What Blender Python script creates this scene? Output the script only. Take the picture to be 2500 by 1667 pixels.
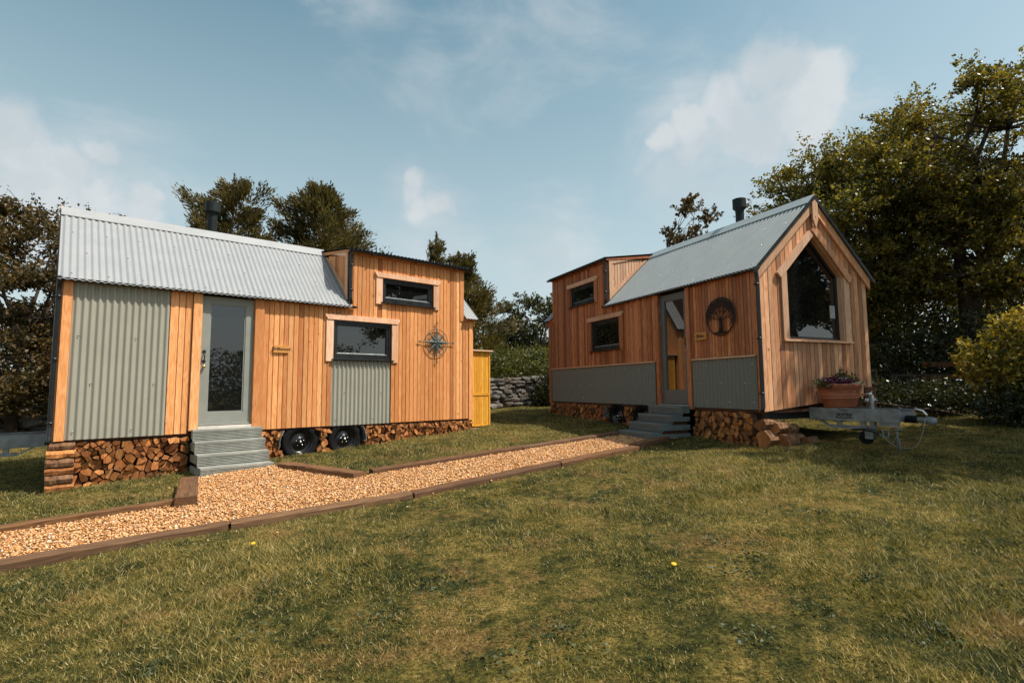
import bpy, bmesh, math, random
import numpy as np
from mathutils import Vector, Matrix

for o in list(bpy.data.objects):
    bpy.data.objects.remove(o, do_unlink=True)
scene = bpy.context.scene
C = scene.collection
rnd = random.Random(7)
rng = np.random.default_rng(7)

# ------------------------------------------------------------------ camera
CAM_H = 1.404
cam = bpy.data.cameras.new('camera')
camo = bpy.data.objects.new('camera', cam); C.objects.link(camo)
pitch, roll = 0.08652, -0.0070
r0 = Vector((1, 0, 0)); f0 = Vector((0, math.cos(pitch), math.sin(pitch))); u0 = Vector((0, -math.sin(pitch), math.cos(pitch)))
rr = r0 * math.cos(roll) + u0 * math.sin(roll); uu = -r0 * math.sin(roll) + u0 * math.cos(roll)
camo.matrix_world = Matrix(((rr.x, uu.x, -f0.x, 0), (rr.y, uu.y, -f0.y, 0), (rr.z, uu.z, -f0.z, CAM_H), (0, 0, 0, 1)))
cam.sensor_width = 36.0; cam.lens = 1299.47 / 2500 * 36.0
cam.clip_start = 0.05; cam.clip_end = 2000
scene.camera = camo

# ------------------------------------------------------------------ light
SUN_AZ, SUN_EL = math.radians(-12), math.radians(57.5)      # azimuth from +x, counter-clockwise
sd = Vector((math.cos(SUN_EL) * math.cos(SUN_AZ), math.cos(SUN_EL) * math.sin(SUN_AZ), math.sin(SUN_EL)))
sl = bpy.data.lights.new('sun', 'SUN'); sl.energy = 5.0; sl.angle = math.radians(0.53); sl.color = (1.0, 0.93, 0.82)
so = bpy.data.objects.new('sun', sl); C.objects.link(so)
so.rotation_euler = (-sd).to_track_quat('-Z', 'Y').to_euler(); so.location = sd * 60
vs = scene.view_settings
vs.view_transform = 'Standard'; vs.look = 'None'; vs.exposure = 0.20; vs.gamma = 1.0; vs.use_curve_mapping = False

# ------------------------------------------------------------------ node helpers
class NT:
    def __init__(s, nt):
        s.nt = nt; s.n = nt.nodes; s.l = nt.links
    def node(s, t, **kw):
        ins = kw.pop('ins', {})
        nd = s.n.new(t)
        for k, v in kw.items(): setattr(nd, k, v)
        for k, v in ins.items(): s.set(nd.inputs[k], v)
        return nd
    def set(s, inp, v):
        if isinstance(v, bpy.types.NodeSocket): s.l.new(v, inp)
        elif isinstance(v, bpy.types.Node): s.l.new(v.outputs[0], inp)
        else:
            if inp.type == 'RGBA' and len(v) == 3: v = (*v, 1)
            inp.default_value = v
    def math(s, op, a, b=0.0, c=None, clamp=False):
        nd = s.n.new('ShaderNodeMath'); nd.operation = op; nd.use_clamp = clamp
        s.set(nd.inputs[0], a); s.set(nd.inputs[1], b)
        if c is not None: s.set(nd.inputs[2], c)
        return nd.outputs[0]
    def vmath(s, op, a, b=None):
        nd = s.n.new('ShaderNodeVectorMath'); nd.operation = op
        s.set(nd.inputs[0], a)
        if b is not None:
            if op == 'SCALE': s.set(nd.inputs['Scale'], b)
            else: s.set(nd.inputs[1], b)
        return nd.outputs['Value'] if op in ('DISTANCE', 'LENGTH', 'DOT_PRODUCT') else nd.outputs[0]
    def mix(s, f, a, b, mode='MIX'):
        nd = s.n.new('ShaderNodeMix'); nd.data_type = 'RGBA'; nd.blend_type = mode
        s.set(nd.inputs[0], f); s.set(nd.inputs[6], a); s.set(nd.inputs[7], b)
        return nd.outputs[2]
    def ramp(s, f, stops, interp='LINEAR'):
        nd = s.n.new('ShaderNodeValToRGB'); e = nd.color_ramp.elements; nd.color_ramp.interpolation = interp
        while len(e) < len(stops): e.new(0.5)
        for el, (p, c) in zip(e, stops):
            el.position = p; el.color = (*c, 1) if len(c) == 3 else c
        s.set(nd.inputs[0], f)
        return nd.outputs[0]
    def noise(s, vec, scale, detail=3.0, rough=0.5, dist=0.0, out=0):
        nd = s.n.new('ShaderNodeTexNoise')
        if vec is not None: s.set(nd.inputs['Vector'], vec)
        nd.inputs['Scale'].default_value = scale; nd.inputs['Detail'].default_value = detail
        nd.inputs['Roughness'].default_value = rough; nd.inputs['Distortion'].default_value = dist
        return nd.outputs[out]
    def mrange(s, v, a, b, c=0.0, d=1.0, smooth=True):
        nd = s.n.new('ShaderNodeMapRange'); nd.interpolation_type = 'SMOOTHSTEP' if smooth else 'LINEAR'
        s.set(nd.inputs[0], v)
        for i, x in enumerate((a, b, c, d)): s.set(nd.inputs[i + 1], x)
        return nd.outputs[0]
    def mapping(s, vec, scale=(1, 1, 1), loc=(0, 0, 0)):
        nd = s.n.new('ShaderNodeMapping'); s.set(nd.inputs[0], vec); s.set(nd.inputs[1], loc); s.set(nd.inputs[3], scale)
        return nd.outputs[0]

# ------------------------------------------------------------------ world
w = bpy.data.worlds.new('World'); scene.world = w; w.use_nodes = True
t = NT(w.node_tree); w.node_tree.nodes.clear()
sky = t.node('ShaderNodeTexSky', sky_type='NISHITA'); sky.sun_disc = False
sky.sun_elevation = SUN_EL; sky.sun_rotation = math.pi / 2 - SUN_AZ
sky.air_density = 1.0; sky.dust_density = 2.6; sky.ozone_density = 1.0
scene.cycles.max_bounces = 6; scene.cycles.diffuse_bounces = 3; scene.cycles.glossy_bounces = 3; scene.cycles.transmission_bounces = 2; scene.cycles.sample_clamp_indirect = 8.0
tc = t.node('ShaderNodeTexCoord'); D = tc.outputs['Generated']
hs = t.node('ShaderNodeHueSaturation', ins={'Hue': 0.460, 'Saturation': 1.02, 'Value': 1.12, 'Color': sky.outputs[0]})
skyc = t.mix(1.0, hs.outputs[0], (1.0, 1.0, 0.97), 'MULTIPLY')
# cumulus banks, each a cluster of puffs (unit direction, radius)
puffs = [((-.672, .655, .345), .060), ((-.655, .680, .330), .070), ((-.625, .715, .310), .065), ((-.592, .745, .285), .055), ((-.64, .70, .26), .12), ((-.60, .76, .235), .09),
         ((-.547, .779, .300), .034), ((-.553, .785, .272), .040), ((-.585, .735, .345), .028),
         ((-.165, .917, .363), .024), ((-.172, .926, .340), .032), ((-.160, .935, .318), .040), ((-.13, .937, .330), .034),
         ((.412, .772, .500), .052), ((.385, .790, .490), .058), ((.340, .820, .466), .048), ((.296, .846, .446), .042), ((.258, .868, .430), .036), ((.448, .765, .478), .050), ((.462, .765, .455), .052),
         ((.425, .800, .440), .075), ((.370, .830, .435), .070), ((.310, .860, .420), .055), ((.45, .79, .415), .065), ((.40, .83, .40), .06),
         ((.80, .45, .38), .12), ((.86, .40, .33), .12), ((.70, -.55, .40), .16), ((.78, -.48, .36), .14), ((-.85, .1, .40), .16), ((-.8, -.1, .42), .14),
         ((-.4, -.8, .38), .15), ((-.3, -.86, .36), .14), ((.2, -.85, .45), .17), ((.3, -.8, .5), .14)]
wisps = [((-.02, .835, .55), .22), ((-.12, .83, .54), .14), ((-.217, .779, .588), .15), ((.06, .80, .60), .22), ((.30, .88, .38), .22), ((.40, .85, .36), .2), ((-.15, .94, .30), .12), ((-.6, .76, .26), .2), ((.1, .94, .32), .16)]
wp = t.noise(D, 3.0, 3.0, 0.55, 0.0, 1)
Dw = t.vmath('ADD', D, t.vmath('SCALE', t.vmath('SUBTRACT', wp, (.5, .5, .5)), .07))
wp2 = t.noise(D, 14.0, 4.0, 0.6, 0.0, 1)
Dw = t.vmath('ADD', Dw, t.vmath('SCALE', t.vmath('SUBTRACT', wp2, (.5, .5, .5)), .045))
nz = t.noise(D, 16.0, 9.0, 0.60, 0.2)
nz2 = t.noise(t.mapping(D, (1, 1, 2.2)), 3.0, 6.0, 0.62, 0.4)
dens = None; densS = None
for (c, r) in puffs:
    d = t.vmath('DISTANCE', Dw, tuple(Vector(c).normalized()))
    m = t.math('MULTIPLY_ADD', d, -1.0 / r, 1.0)
    dens = m if dens is None else t.math('SMOOTH_MAX', dens, m, 0.30)
for (c, r) in wisps:
    m = t.math('MULTIPLY_ADD', t.vmath('DISTANCE', Dw, tuple(Vector(c).normalized())), -1.0 / r, 1.0)
    densS = m if densS is None else t.math('MAXIMUM', densS, m)
dd = t.math('MULTIPLY_ADD', t.math('SUBTRACT', nz, .5), 1.1, dens)
cl1 = t.mrange(dd, -0.04, 0.66, 0.0, 0.80)
sep = t.node('ShaderNodeSeparateXYZ', ins={0: D})
ds = t.math('MULTIPLY_ADD', t.math('SUBTRACT', nz2, .5), 3.4, t.math('MULTIPLY', t.math('MAXIMUM', densS, -.5), 1.0))
cl2 = t.mrange(ds, 0.0, 1.3, 0.0, 0.55)
veil = t.mrange(nz2, 0.48, 0.82, 0.0, 0.16)
hz = t.mrange(sep.outputs[2], 0.0, 0.62, 0.85, 0.0, smooth=False)
cmask = t.math('MAXIMUM', cl1, t.math('MAXIMUM', cl2, veil))
nshade = t.noise(Dw, 7.0, 5.0, 0.55)
cloudc = t.mix(t.mrange(nshade, 0.38, 0.62), (4.55, 4.95, 5.2), (5.7, 5.85, 5.95))
skyc = t.mix(hz, skyc, (5.0, 5.7, 5.9))
col = t.mix(cmask, skyc, cloudc)
bg = t.node('ShaderNodeBackground', ins={'Color': col, 'Strength': 0.115})
wo = t.node('ShaderNodeOutputWorld'); t.l.new(bg.outputs[0], wo.inputs[0])

# ------------------------------------------------------------------ materials
MATS = {}
def newmat(name):
    m = bpy.data.materials.new(name); m.use_nodes = True; m.node_tree.nodes.clear(); MATS[name] = m
    return m, NT(m.node_tree)
def finish(t, bsdf, disp=None):
    o = t.node('ShaderNodeOutputMaterial'); t.l.new(bsdf.outputs[0], o.inputs[0])
def princ(t, col, rough=0.5, metal=0.0, spec=0.5, normal=None, **kw):
    b = t.node('ShaderNodeBsdfPrincipled')
    t.set(b.inputs['Base Color'], col); t.set(b.inputs['Roughness'], rough); t.set(b.inputs['Metallic'], metal)
    t.set(b.inputs['Specular IOR Level'], spec)
    if normal is not None: t.set(b.inputs['Normal'], normal)
    for k, v in kw.items(): t.set(b.inputs[k], v)
    return b
def bump(t, h, strength=0.3, dist=0.01):
    nd = t.node('ShaderNodeBump'); nd.inputs['Strength'].default_value = strength; nd.inputs['Distance'].default_value = dist
    t.set(nd.inputs['Height'], h); return nd.outputs[0]

def simple(name, col, rough=0.5, metal=0.0, var=0.12, scale=6.0, spec=0.5, bmp=0.0):
    m, t = newmat(name)
    tcn = t.node('ShaderNodeTexCoord'); n = t.noise(tcn.outputs['Object'], scale, 4.0, 0.6)
    c = t.mix(t.mrange(n, 0.3, 0.7), tuple(x * (1 - var) for x in col), tuple(min(1, x * (1 + var)) for x in col))
    rg = t.mrange(n, 0.3, 0.7, max(0.02, rough - 0.06), min(1, rough + 0.06))
    finish(t, princ(t, c, rg, metal, spec, bump(t, n, bmp, 0.005) if bmp else None))
    return m

def wood(name, dark, mid, light, var=1.0, rough=0.62, weather=0.0, knots=True, axis='z', var2=.13):
    m, t = newmat(name)
    tcn = t.node('ShaderNodeTexCoord'); oi = t.node('ShaderNodeObjectInfo')
    R = oi.outputs['Random']
    off = t.node('ShaderNodeCombineXYZ', ins={0: t.math('MULTIPLY', R, 37.0), 1: t.math('MULTIPLY', R, 91.0), 2: t.math('MULTIPLY', R, 53.0)})
    P = t.vmath('ADD', tcn.outputs['Object'], off.outputs[0])
    st = {'z': (1, 1, 0.05), 'x': (0.05, 1, 1), 'y': (1, .05, 1)}[axis]
    st2 = {'z': (1, 1, 0.13), 'x': (0.13, 1, 1), 'y': (1, .13, 1)}[axis]
    fine = t.noise(t.mapping(P, st), 95.0, 4.0, 0.65)
    fig = t.noise(t.mapping(P, st2), 9.0, 2.0, 0.5)
    rings = t.math('FRACT', t.math('MULTIPLY', fig, 9.0))
    rings = t.math('ABSOLUTE', t.math('SUBTRACT', rings, 0.5))
    g = t.math('ADD', t.math('MULTIPLY', fine, 0.72), t.math('MULTIPLY', rings, 0.36))
    c = t.ramp(g, [(0.25, dark), (0.42, mid), (0.62, light)])
    big = t.noise(t.mapping(P, st), 6.0, 2.0, 0.5)
    c = t.mix(t.mrange(big, 0.35, 0.7, 0.0, 0.45), c, dark)
    # board to board tone
    tone = t.ramp(R, [(0.0, (0.62, 0.48, 0.38)), (0.16, (1.05, .98, .92)), (0.36, (0.86, 0.78, 0.70)), (0.55, (1.14, 1.22, 1.32)), (0.72, (0.98, 0.84, 0.70)), (0.88, (1.10, 1.10, 1.12)), (1.0, (0.68, 0.52, 0.42))])
    c = t.mix(var, c, t.mix(1.0, c, tone, 'MULTIPLY'))
    rv = t.math('FRACT', t.math('MULTIPLY', R, 23.7))
    c = t.mix(1.0, c, t.ramp(rv, [(0, (1 - var2 * 1.3, 1 - var2 * 1.5, 1 - var2 * 1.6)), (.5, (1, 1, 1)), (1, (1 + var2, 1 + var2 * 1.25, 1 + var2 * 1.5))]), 'MULTIPLY')
    if knots:
        sk = {'z': (1, 1, 0.75), 'x': (0.75, 1, 1), 'y': (1, .75, 1)}[axis]
        vo = t.node('ShaderNodeTexVoronoi', ins={'Vector': t.mapping(P, sk), 'Scale': 6.5})
        k = t.mrange(vo.outputs['Distance'], 0.06, 0.13, 1.0, 0.0)
        k2 = t.math('MULTIPLY', k, t.mrange(vo.outputs['Color'], 0.45, 0.55))
        c = t.mix(t.math('MULTIPLY', k2, 0.80), c, tuple(x * 0.34 for x in dark))
    if weather > 0:
        wn = t.noise(t.mapping(P, st), 3.0, 3.0, 0.6)
        c = t.mix(t.math('MULTIPLY', t.mrange(wn, 0.35, 0.7), weather), c, (0.36, 0.31, 0.27))
    finish(t, princ(t, c, rough, 0, 0.3, bump(t, g, 0.25, 0.002)))
    return m

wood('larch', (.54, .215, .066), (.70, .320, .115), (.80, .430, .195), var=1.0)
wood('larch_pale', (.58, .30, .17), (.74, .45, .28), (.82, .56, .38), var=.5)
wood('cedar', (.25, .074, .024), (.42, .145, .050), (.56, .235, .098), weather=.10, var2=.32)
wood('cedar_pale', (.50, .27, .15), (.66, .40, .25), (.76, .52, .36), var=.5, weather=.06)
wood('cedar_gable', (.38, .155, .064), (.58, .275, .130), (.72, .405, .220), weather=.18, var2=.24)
wood('shed_pine', (.52, .215, .020), (.72, .35, .045), (.80, .43, .075), var=.45, rough=.45)
wood('sleeper', (.055, .024, .009), (.125, .058, .022), (.20, .105, .045), var=.6, rough=.85, axis='x', weather=.06)
wood('log_end', (.22, .080, .022), (.40, .165, .050), (.54, .26, .095), var=1.0, rough=.8, knots=False)
wood('plaque', (.40, .17, .035), (.55, .25, .06), (.62, .30, .09), var=.2, axis='x', knots=False)
wood('rail_dark', (.06, .02, .008), (.11, .04, .015), (.16, .06, .026), var=.4, axis='x')

def bark_mat(name, a, b, scale=14.0):
    m, t = newmat(name)
    tcn = t.node('ShaderNodeTexCoord'); P = t.mapping(tcn.outputs['Object'], (1, 1, .35))
    n = t.noise(P, scale, 6.0, 0.7); c = t.ramp(n, [(0.3, a), (0.7, b)])
    finish(t, princ(t, c, 0.9, 0, 0.2, bump(t, n, 0.8, 0.02)))
m = MATS['log_end']; t = NT(m.node_tree); pb = [n_ for n_ in m.node_tree.nodes if n_.type == 'BSDF_PRINCIPLED'][0]
src_ = pb.inputs['Base Color'].links[0].from_socket; oi = t.node('ShaderNodeObjectInfo'); rv = t.math('FRACT', t.math('MULTIPLY', oi.outputs['Random'], 17.3))
t.set(pb.inputs['Base Color'], t.mix(1.0, src_, t.ramp(rv, [(0, (.45, .40, .36)), (.25, (1.0, .95, .9)), (.5, (1.25, 1.25, 1.2)), (.75, (.8, .72, .62)), (1, (.6, .62, .66))]), 'MULTIPLY'))
bark_mat('bark', (.030, .022, .016), (.13, .095, .068))
bark_mat('log_bark', (.06, .026, .013), (.33, .18, .095), 18)

def corr_mat(name, col, rough=.45):
    m, t = newmat(name)
    tcn = t.node('ShaderNodeTexCoord'); P = tcn.outputs['Object']
    n = t.noise(P, 2.5, 5.0, 0.6); n2 = t.noise(t.mapping(P, (22, 22, 1.2)), 1.0, 3.0, 0.6)
    s = t.math('ADD', t.math('MULTIPLY', n, .6), t.math('MULTIPLY', n2, .4))
    c = t.mix(t.mrange(s, .3, .7), tuple(x * .95 for x in col), tuple(x * 1.04 for x in col))
    finish(t, princ(t, c, t.mrange(n, .3, .7, rough - .06, rough + .1), 0, .5))
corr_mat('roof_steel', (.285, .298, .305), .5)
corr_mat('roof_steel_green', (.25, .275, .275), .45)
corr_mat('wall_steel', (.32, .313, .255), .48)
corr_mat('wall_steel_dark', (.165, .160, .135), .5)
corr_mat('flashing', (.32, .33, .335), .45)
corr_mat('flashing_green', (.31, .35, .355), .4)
simple('black_metal', (.012, .014, .015), .38, 0, .2, 8)
simple('flue_metal', (.010, .014, .015), .55, 0, .25, 5, spec=.25)
simple('black_pvc', (.014, .015, .016), .3, 0, .2, 5)
simple('dark_wall', (.085, .034, .014), .95, 0, .2)
simple('sage_paint', (.245, .265, .235), .42, 0, .06, 4)
simple('door_grey', (.095, .112, .115), .42, 0, .08, 4)
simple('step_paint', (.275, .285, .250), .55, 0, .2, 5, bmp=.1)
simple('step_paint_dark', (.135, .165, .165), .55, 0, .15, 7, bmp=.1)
simple('galvanised', (.19, .21, .21), .55, .3, .3, 9)
simple('galvanised_dark', (.20, .225, .23), .5, .5, .25, 9)
simple('chrome', (.62, .62, .60), .22, 1.0, .08)
simple('brass', (.55, .38, .16), .25, 1.0, .1)
simple('rubber', (.010, .010, .011), .85, 0, .3, 12, spec=.15, bmp=.2)
simple('rim_black', (.010, .010, .011), .22, 0, .2)
simple('terracotta', (.33, .100, .042), .75, 0, .16, 7, bmp=.1)
simple('verdigris', (.075, .105, .098), .7, 0, .35, 14, spec=.2)
simple('rust_iron', (.020, .012, .009), .6, .2, .4, 20)
simple('ink', (.010, .008, .006), .8, 0, .1)
simple('white_paint', (.72, .70, .66), .7, 0, .1)
simple('paper', (.40, .40, .39), .8, 0, .1)
simple('soil', (.055, .032, .020), .95, 0, .4, 20, bmp=.6)
simple('lattice_wood', (.028, .021, .013), .85, 0, .3, 12)
simple('dandelion_yellow', (.75, .42, .01), .7, 0, .1)
simple('cable_grey', (.30, .31, .29), .5, 0, .1)
simple('tile_white', (.62, .57, .52), .6, 0, .1)

m, t = newmat('glass')
gn = t.noise(t.node('ShaderNodeTexCoord').outputs['Object'], 1.3, 1.0, .4)
finish(t, princ(t, (.006, .007, .007), 0.015, 0, 0.5, bump(t, gn, .02, .02), IOR=1.95))

m, t = newmat('stone')
tcn = t.node('ShaderNodeTexCoord'); oi = t.node('ShaderNodeObjectInfo')
n = t.noise(tcn.outputs['Object'], 14, 6, .65)
c = t.ramp(oi.outputs['Random'], [(0, (.11, .10, .09)), (.3, (.20, .20, .19)), (.55, (.15, .115, .085)), (.8, (.26, .25, .235)), (1, (.10, .09, .075))])
c = t.mix(t.mrange(n, .35, .65), t.mix(1, c, (.45, .45, .42), 'MULTIPLY'), t.mix(1, c, (1.4, 1.4, 1.4), 'MULTIPLY'))
finish(t, princ(t, c, .9, 0, .2, bump(t, n, .8, .03)))

def leafmat(name, cols, trans=.28, patch=1.2, rough=.5):
    m, t = newmat(name)
    g = t.node('ShaderNodeNewGeometry'); R = g.outputs['Random Per Island']
    n = t.noise(g.outputs['Position'], patch, 3.0, .6)
    f = t.math('ADD', t.math('MULTIPLY', R, .6), t.math('MULTIPLY', t.mrange(n, .3, .7), .4))
    k = len(cols) - 1
    c = t.ramp(f, [(.12 + .76 * i / k, x) for i, x in enumerate(cols)])
    b = princ(t, c, rough, 0, .35)
    tr = t.node('ShaderNodeBsdfTranslucent', ins={'Color': t.mix(1, c, (1.25, 1.15, .55), 'MULTIPLY')})
    mx = t.node('ShaderNodeMixShader', ins={0: trans}); t.l.new(b.outputs[0], mx.inputs[1]); t.l.new(tr.outputs[0], mx.inputs[2])
    finish(t, mx)
leafmat('leaf_oak', [(.034, .042, .011), (.095, .096, .020), (.185, .155, .030), (.31, .23, .045)], trans=.45, rough=.34)
leafmat('leaf_hawthorn', [(.022, .024, .009), (.060, .050, .016), (.115, .078, .024), (.18, .095, .030)])
leafmat('leaf_conifer', [(.026, .028, .010), (.068, .062, .020), (.125, .100, .032), (.20, .145, .048)], trans=.32)
leafmat('leaf_dull', [(.016, .024, .010), (.042, .052, .020), (.085, .090, .034), (.14, .135, .055)])
leafmat('leaf_bracken', [(.032, .048, .011), (.070, .085, .018), (.115, .120, .028), (.165, .160, .045)], trans=.35)
leafmat('leaf_gold', [(.035, .042, .008), (.15, .130, .018), (.36, .275, .042), (.56, .42, .09)], trans=.35)
leafmat('leaf_ivy', [(.012, .018, .008), (.030, .038, .015), (.065, .070, .026)], rough=.35)
leafmat('clover_leaf', [(.028, .044, .016), (.055, .078, .030), (.10, .115, .05)], trans=.2)
leafmat('pot_leaf', [(.020, .032, .010), (.045, .060, .018), (.075, .085, .03)])
leafmat('petal_purple', [(.035, .004, .022), (.085, .010, .060), (.15, .022, .11)], trans=.2)
leafmat('petal_pale', [(.55, .42, .36), (.62, .58, .50), (.70, .66, .58)], trans=.2)

# lawn: patches of lush, dry and mossy turf
def turf_color(t, pos, R=None):
    n1 = t.noise(pos, .6, 3.0, .6); n2 = t.noise(pos, 3.1, 4.0, .65); n4 = t.noise(pos, 13.0, 3.0, .6)
    n3 = t.noise(t.vmath('ADD', pos, (13., 7., 0.)), 1.7, 5.0, .70); n5 = t.noise(t.vmath('ADD', pos, (3., 27., 0.)), 2.4, 4.0, .65)
    f = t.math('ADD', t.math('MULTIPLY', n1, .28), t.math('ADD', t.math('MULTIPLY', n2, .40), t.math('MULTIPLY', n4, .32)))
    f = t.math('MULTIPLY_ADD', t.math('SUBTRACT', f, .5), 1.9, .5)
    if R is not None: f = t.math('ADD', t.math('MULTIPLY', f, .60), t.math('MULTIPLY', R, .40))
    c = t.ramp(f, [(.25, (.021, .030, .008)), (.38, (.074, .082, .020)), (.50, (.172, .152, .038)), (.62, (.315, .240, .068)), (.78, (.50, .375, .13))])
    dry = t.mrange(t.math('ADD', n3, t.math('MULTIPLY', t.math('SUBTRACT', n4, .5), .25)), .52, .68, 0, .62)
    c = t.mix(dry, c, (.36, .220, .085))
    lush = t.mrange(n5, .56, .70, 0, .55)
    c = t.mix(lush, c, (.044, .062, .022))
    return c
m, t = newmat('lawn_soil')
g = t.node('ShaderNodeNewGeometry')
c = turf_color(t, g.outputs['Position'])
nf = t.noise(g.outputs['Position'], 55, 4, .7)
c = t.mix(t.mrange(nf, .35, .65), t.mix(1, c, (.16, .15, .13), 'MULTIPLY'), t.mix(1, c, (.62, .60, .55), 'MULTIPLY'))
finish(t, princ(t, c, .95, 0, .1, bump(t, nf, .7, .02)))
m, t = newmat('grass_blade')
g = t.node('ShaderNodeNewGeometry'); R = g.outputs['Random Per Island']
c = turf_color(t, g.outputs['Position'], R)
c = t.mix(t.mrange(R, .90, .93), c, (.46, .36, .17))
b = princ(t, c, .6, 0, .25)
tr = t.node('ShaderNodeBsdfTranslucent', ins={'Color': t.mix(1, c, (1.1, 1.15, .6), 'MULTIPLY')})
mx = t.node('ShaderNodeMixShader', ins={0: .3}); t.l.new(b.outputs[0], mx.inputs[1]); t.l.new(tr.outputs[0], mx.inputs[2]); finish(t, mx)

m, t = newmat('gravel_bed')
g = t.node('ShaderNodeNewGeometry'); n = t.noise(g.outputs['Position'], 40, 3, .6)
finish(t, princ(t, t.ramp(n, [(.3, (.14, .07, .025)), (.7, (.36, .20, .085))]), .95, 0, .1, bump(t, n, .6, .02)))
m, t = newmat('pebble')
g = t.node('ShaderNodeNewGeometry')
c = t.ramp(g.outputs['Random Per Island'], [(0, (.26, .11, .038)), (.2, (.52, .245, .082)), (.48, (.68, .365, .150)), (.72, (.78, .500, .255)), (.86, (.52, .215, .066)), (.95, (.82, .66, .48)), (1, (.32, .18, .10))])
finish(t, princ(t, c, .7, 0, .3))

# ------------------------------------------------------------------ mesh helpers
class MB:
    def __init__(s): s.v = []; s.f = []; s.m = []; s.sm = []
    def add(s, verts, faces, mi=0, smooth=False):
        b = len(s.v); s.v += [tuple(x) for x in verts]
        for f in faces: s.f.append(tuple(b + i for i in f)); s.m.append(mi); s.sm.append(smooth)
        return s
    def box(s, x0, x1, y0, y1, z0, z1, mi=0):
        x0, x1 = sorted((x0, x1)); y0, y1 = sorted((y0, y1)); z0, z1 = sorted((z0, z1))
        v = [(x, y, z) for z in (z0, z1) for y in (y0, y1) for x in (x0, x1)]
        return s.add(v, [(0, 2, 3, 1), (4, 5, 7, 6), (0, 1, 5, 4), (2, 6, 7, 3), (0, 4, 6, 2), (1, 3, 7, 5)], mi)
    def prism(s, poly, axis, a0, a1, mi=0, mi_ends=None):
        # poly: 2D points in the two remaining axes (x: (y,z)  y: (x,z)  z: (x,y))
        def P(p, a):
            return {'x': (a, p[0], p[1]), 'y': (p[0], a, p[1]), 'z': (p[0], p[1], a)}[axis]
        n = len(poly); v = [P(p, a0) for p in poly] + [P(p, a1) for p in poly]
        fs = [(i, (i + 1) % n, n + (i + 1) % n, n + i) for i in range(n)]
        s.add(v, fs, mi); b = len(s.v) - 2 * n
        me = mi if mi_ends is None else mi_ends
        s.f.append(tuple(b + i for i in range(n))[::-1]); s.f.append(tuple(b + n + i for i in range(n)))
        s.m += [me, me]; s.sm += [False, False]
        return s
    def tube(s, pts, radii, seg=8, mi=0, cap=True, smooth=True):
        pts = [Vector(p) for p in pts]
        if not hasattr(radii, '__len__'): radii = [radii] * len(pts)
        rings = []; up = Vector((0, 0, 1)); prev = None
        for i, p in enumerate(pts):
            d = (pts[min(i + 1, len(pts) - 1)] - pts[max(i - 1, 0)]).normalized()
            a = prev if prev is not None else (up if abs(d.z) < .95 else Vector((1, 0, 0)))
            e1 = d.cross(a).normalized() if prev is None else (a - d * a.dot(d)).normalized()
            prev = e1; e2 = d.cross(e1)
            rings.append([p + (e1 * math.cos(2 * math.pi * k / seg) + e2 * math.sin(2 * math.pi * k / seg)) * radii[i] for k in range(seg)])
        v = [q for r in rings for q in r]; f = []
        for i in range(len(pts) - 1):
            for k in range(seg):
                f.append((i * seg + k, i * seg + (k + 1) % seg, (i + 1) * seg + (k + 1) % seg, (i + 1) * seg + k))
        s.add(v, f, mi, smooth)
        if cap:
            b = len(s.v) - len(v)
            s.f.append(tuple(b + k for k in range(seg))[::-1]); s.f.append(tuple(b + len(v) - seg + k for k in range(seg)))
            s.m += [mi, mi]; s.sm += [False, False]
        return s
    def lathe(s, prof, c, axis=(0, 0, 1), seg=32, mi=0, sx=1.0, sy=1.0, smooth=True):
        ax = Vector(axis).normalized(); a = Vector((1, 0, 0)) if abs(ax.x) < .9 else Vector((0, 0, 1))
        e1 = (a - ax * a.dot(ax)).normalized(); e2 = ax.cross(e1); c = Vector(c)
        v = [c + ax * h + e1 * (r * sx * math.cos(2 * math.pi * k / seg)) + e2 * (r * sy * math.sin(2 * math.pi * k / seg)) for r, h in prof for k in range(seg)]
        f = [(i * seg + k, i * seg + (k + 1) % seg, (i + 1) * seg + (k + 1) % seg, (i + 1) * seg + k) for i in range(len(prof) - 1) for k in range(seg)]
        return s.add(v, f, mi, smooth)
    def quad(s, pts, mi=0): return s.add(pts, [tuple(range(len(pts)))], mi)

def setprops(o, label=None, cat=None, group=None, kind=None):
    if label: o['label'] = label
    if cat: o['category'] = cat
    if group: o['group'] = group
    if kind: o['kind'] = kind
    return o
def link(name, me, parent=None, loc=None, rot=None):
    o = bpy.data.objects.new(name, me); C.objects.link(o)
    if parent is not None: o.parent = parent
    if loc is not None: o.location = loc
    if rot is not None: o.rotation_euler = rot
    return o
def build(name, mb, mats, parent=None, loc=None, rot=None, flip=False, recenter=True, recalc=True):
    """one mesh object; with recenter its origin moves to the middle of the piece"""
    V = np.array(mb.v, float)
    if flip: V[:, 1] *= -1
    if recenter and loc is None:
        c = (V.min(0) + V.max(0)) / 2; V = V - c; loc = tuple(c)
    me = bpy.data.meshes.new(name); me.from_pydata(V.tolist(), [], mb.f)
    for mm in ([mats] if isinstance(mats, str) else mats): me.materials.append(MATS[mm])
    me.polygons.foreach_set('material_index', mb.m); me.polygons.foreach_set('use_smooth', mb.sm)
    if recalc:
        bm = bmesh.new(); bm.from_mesh(me); bmesh.ops.recalc_face_normals(bm, faces=bm.faces[:]); bm.to_mesh(me); bm.free()
    me.update()
    return link(name, me, parent, loc, rot)
def empty(name, loc, rz=0.0, parent=None):
    o = bpy.data.objects.new(name, None); C.objects.link(o); o.location = loc; o.rotation_euler = (0, 0, rz); o.empty_display_size = .3
    if parent: o.parent = parent
    return o
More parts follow.
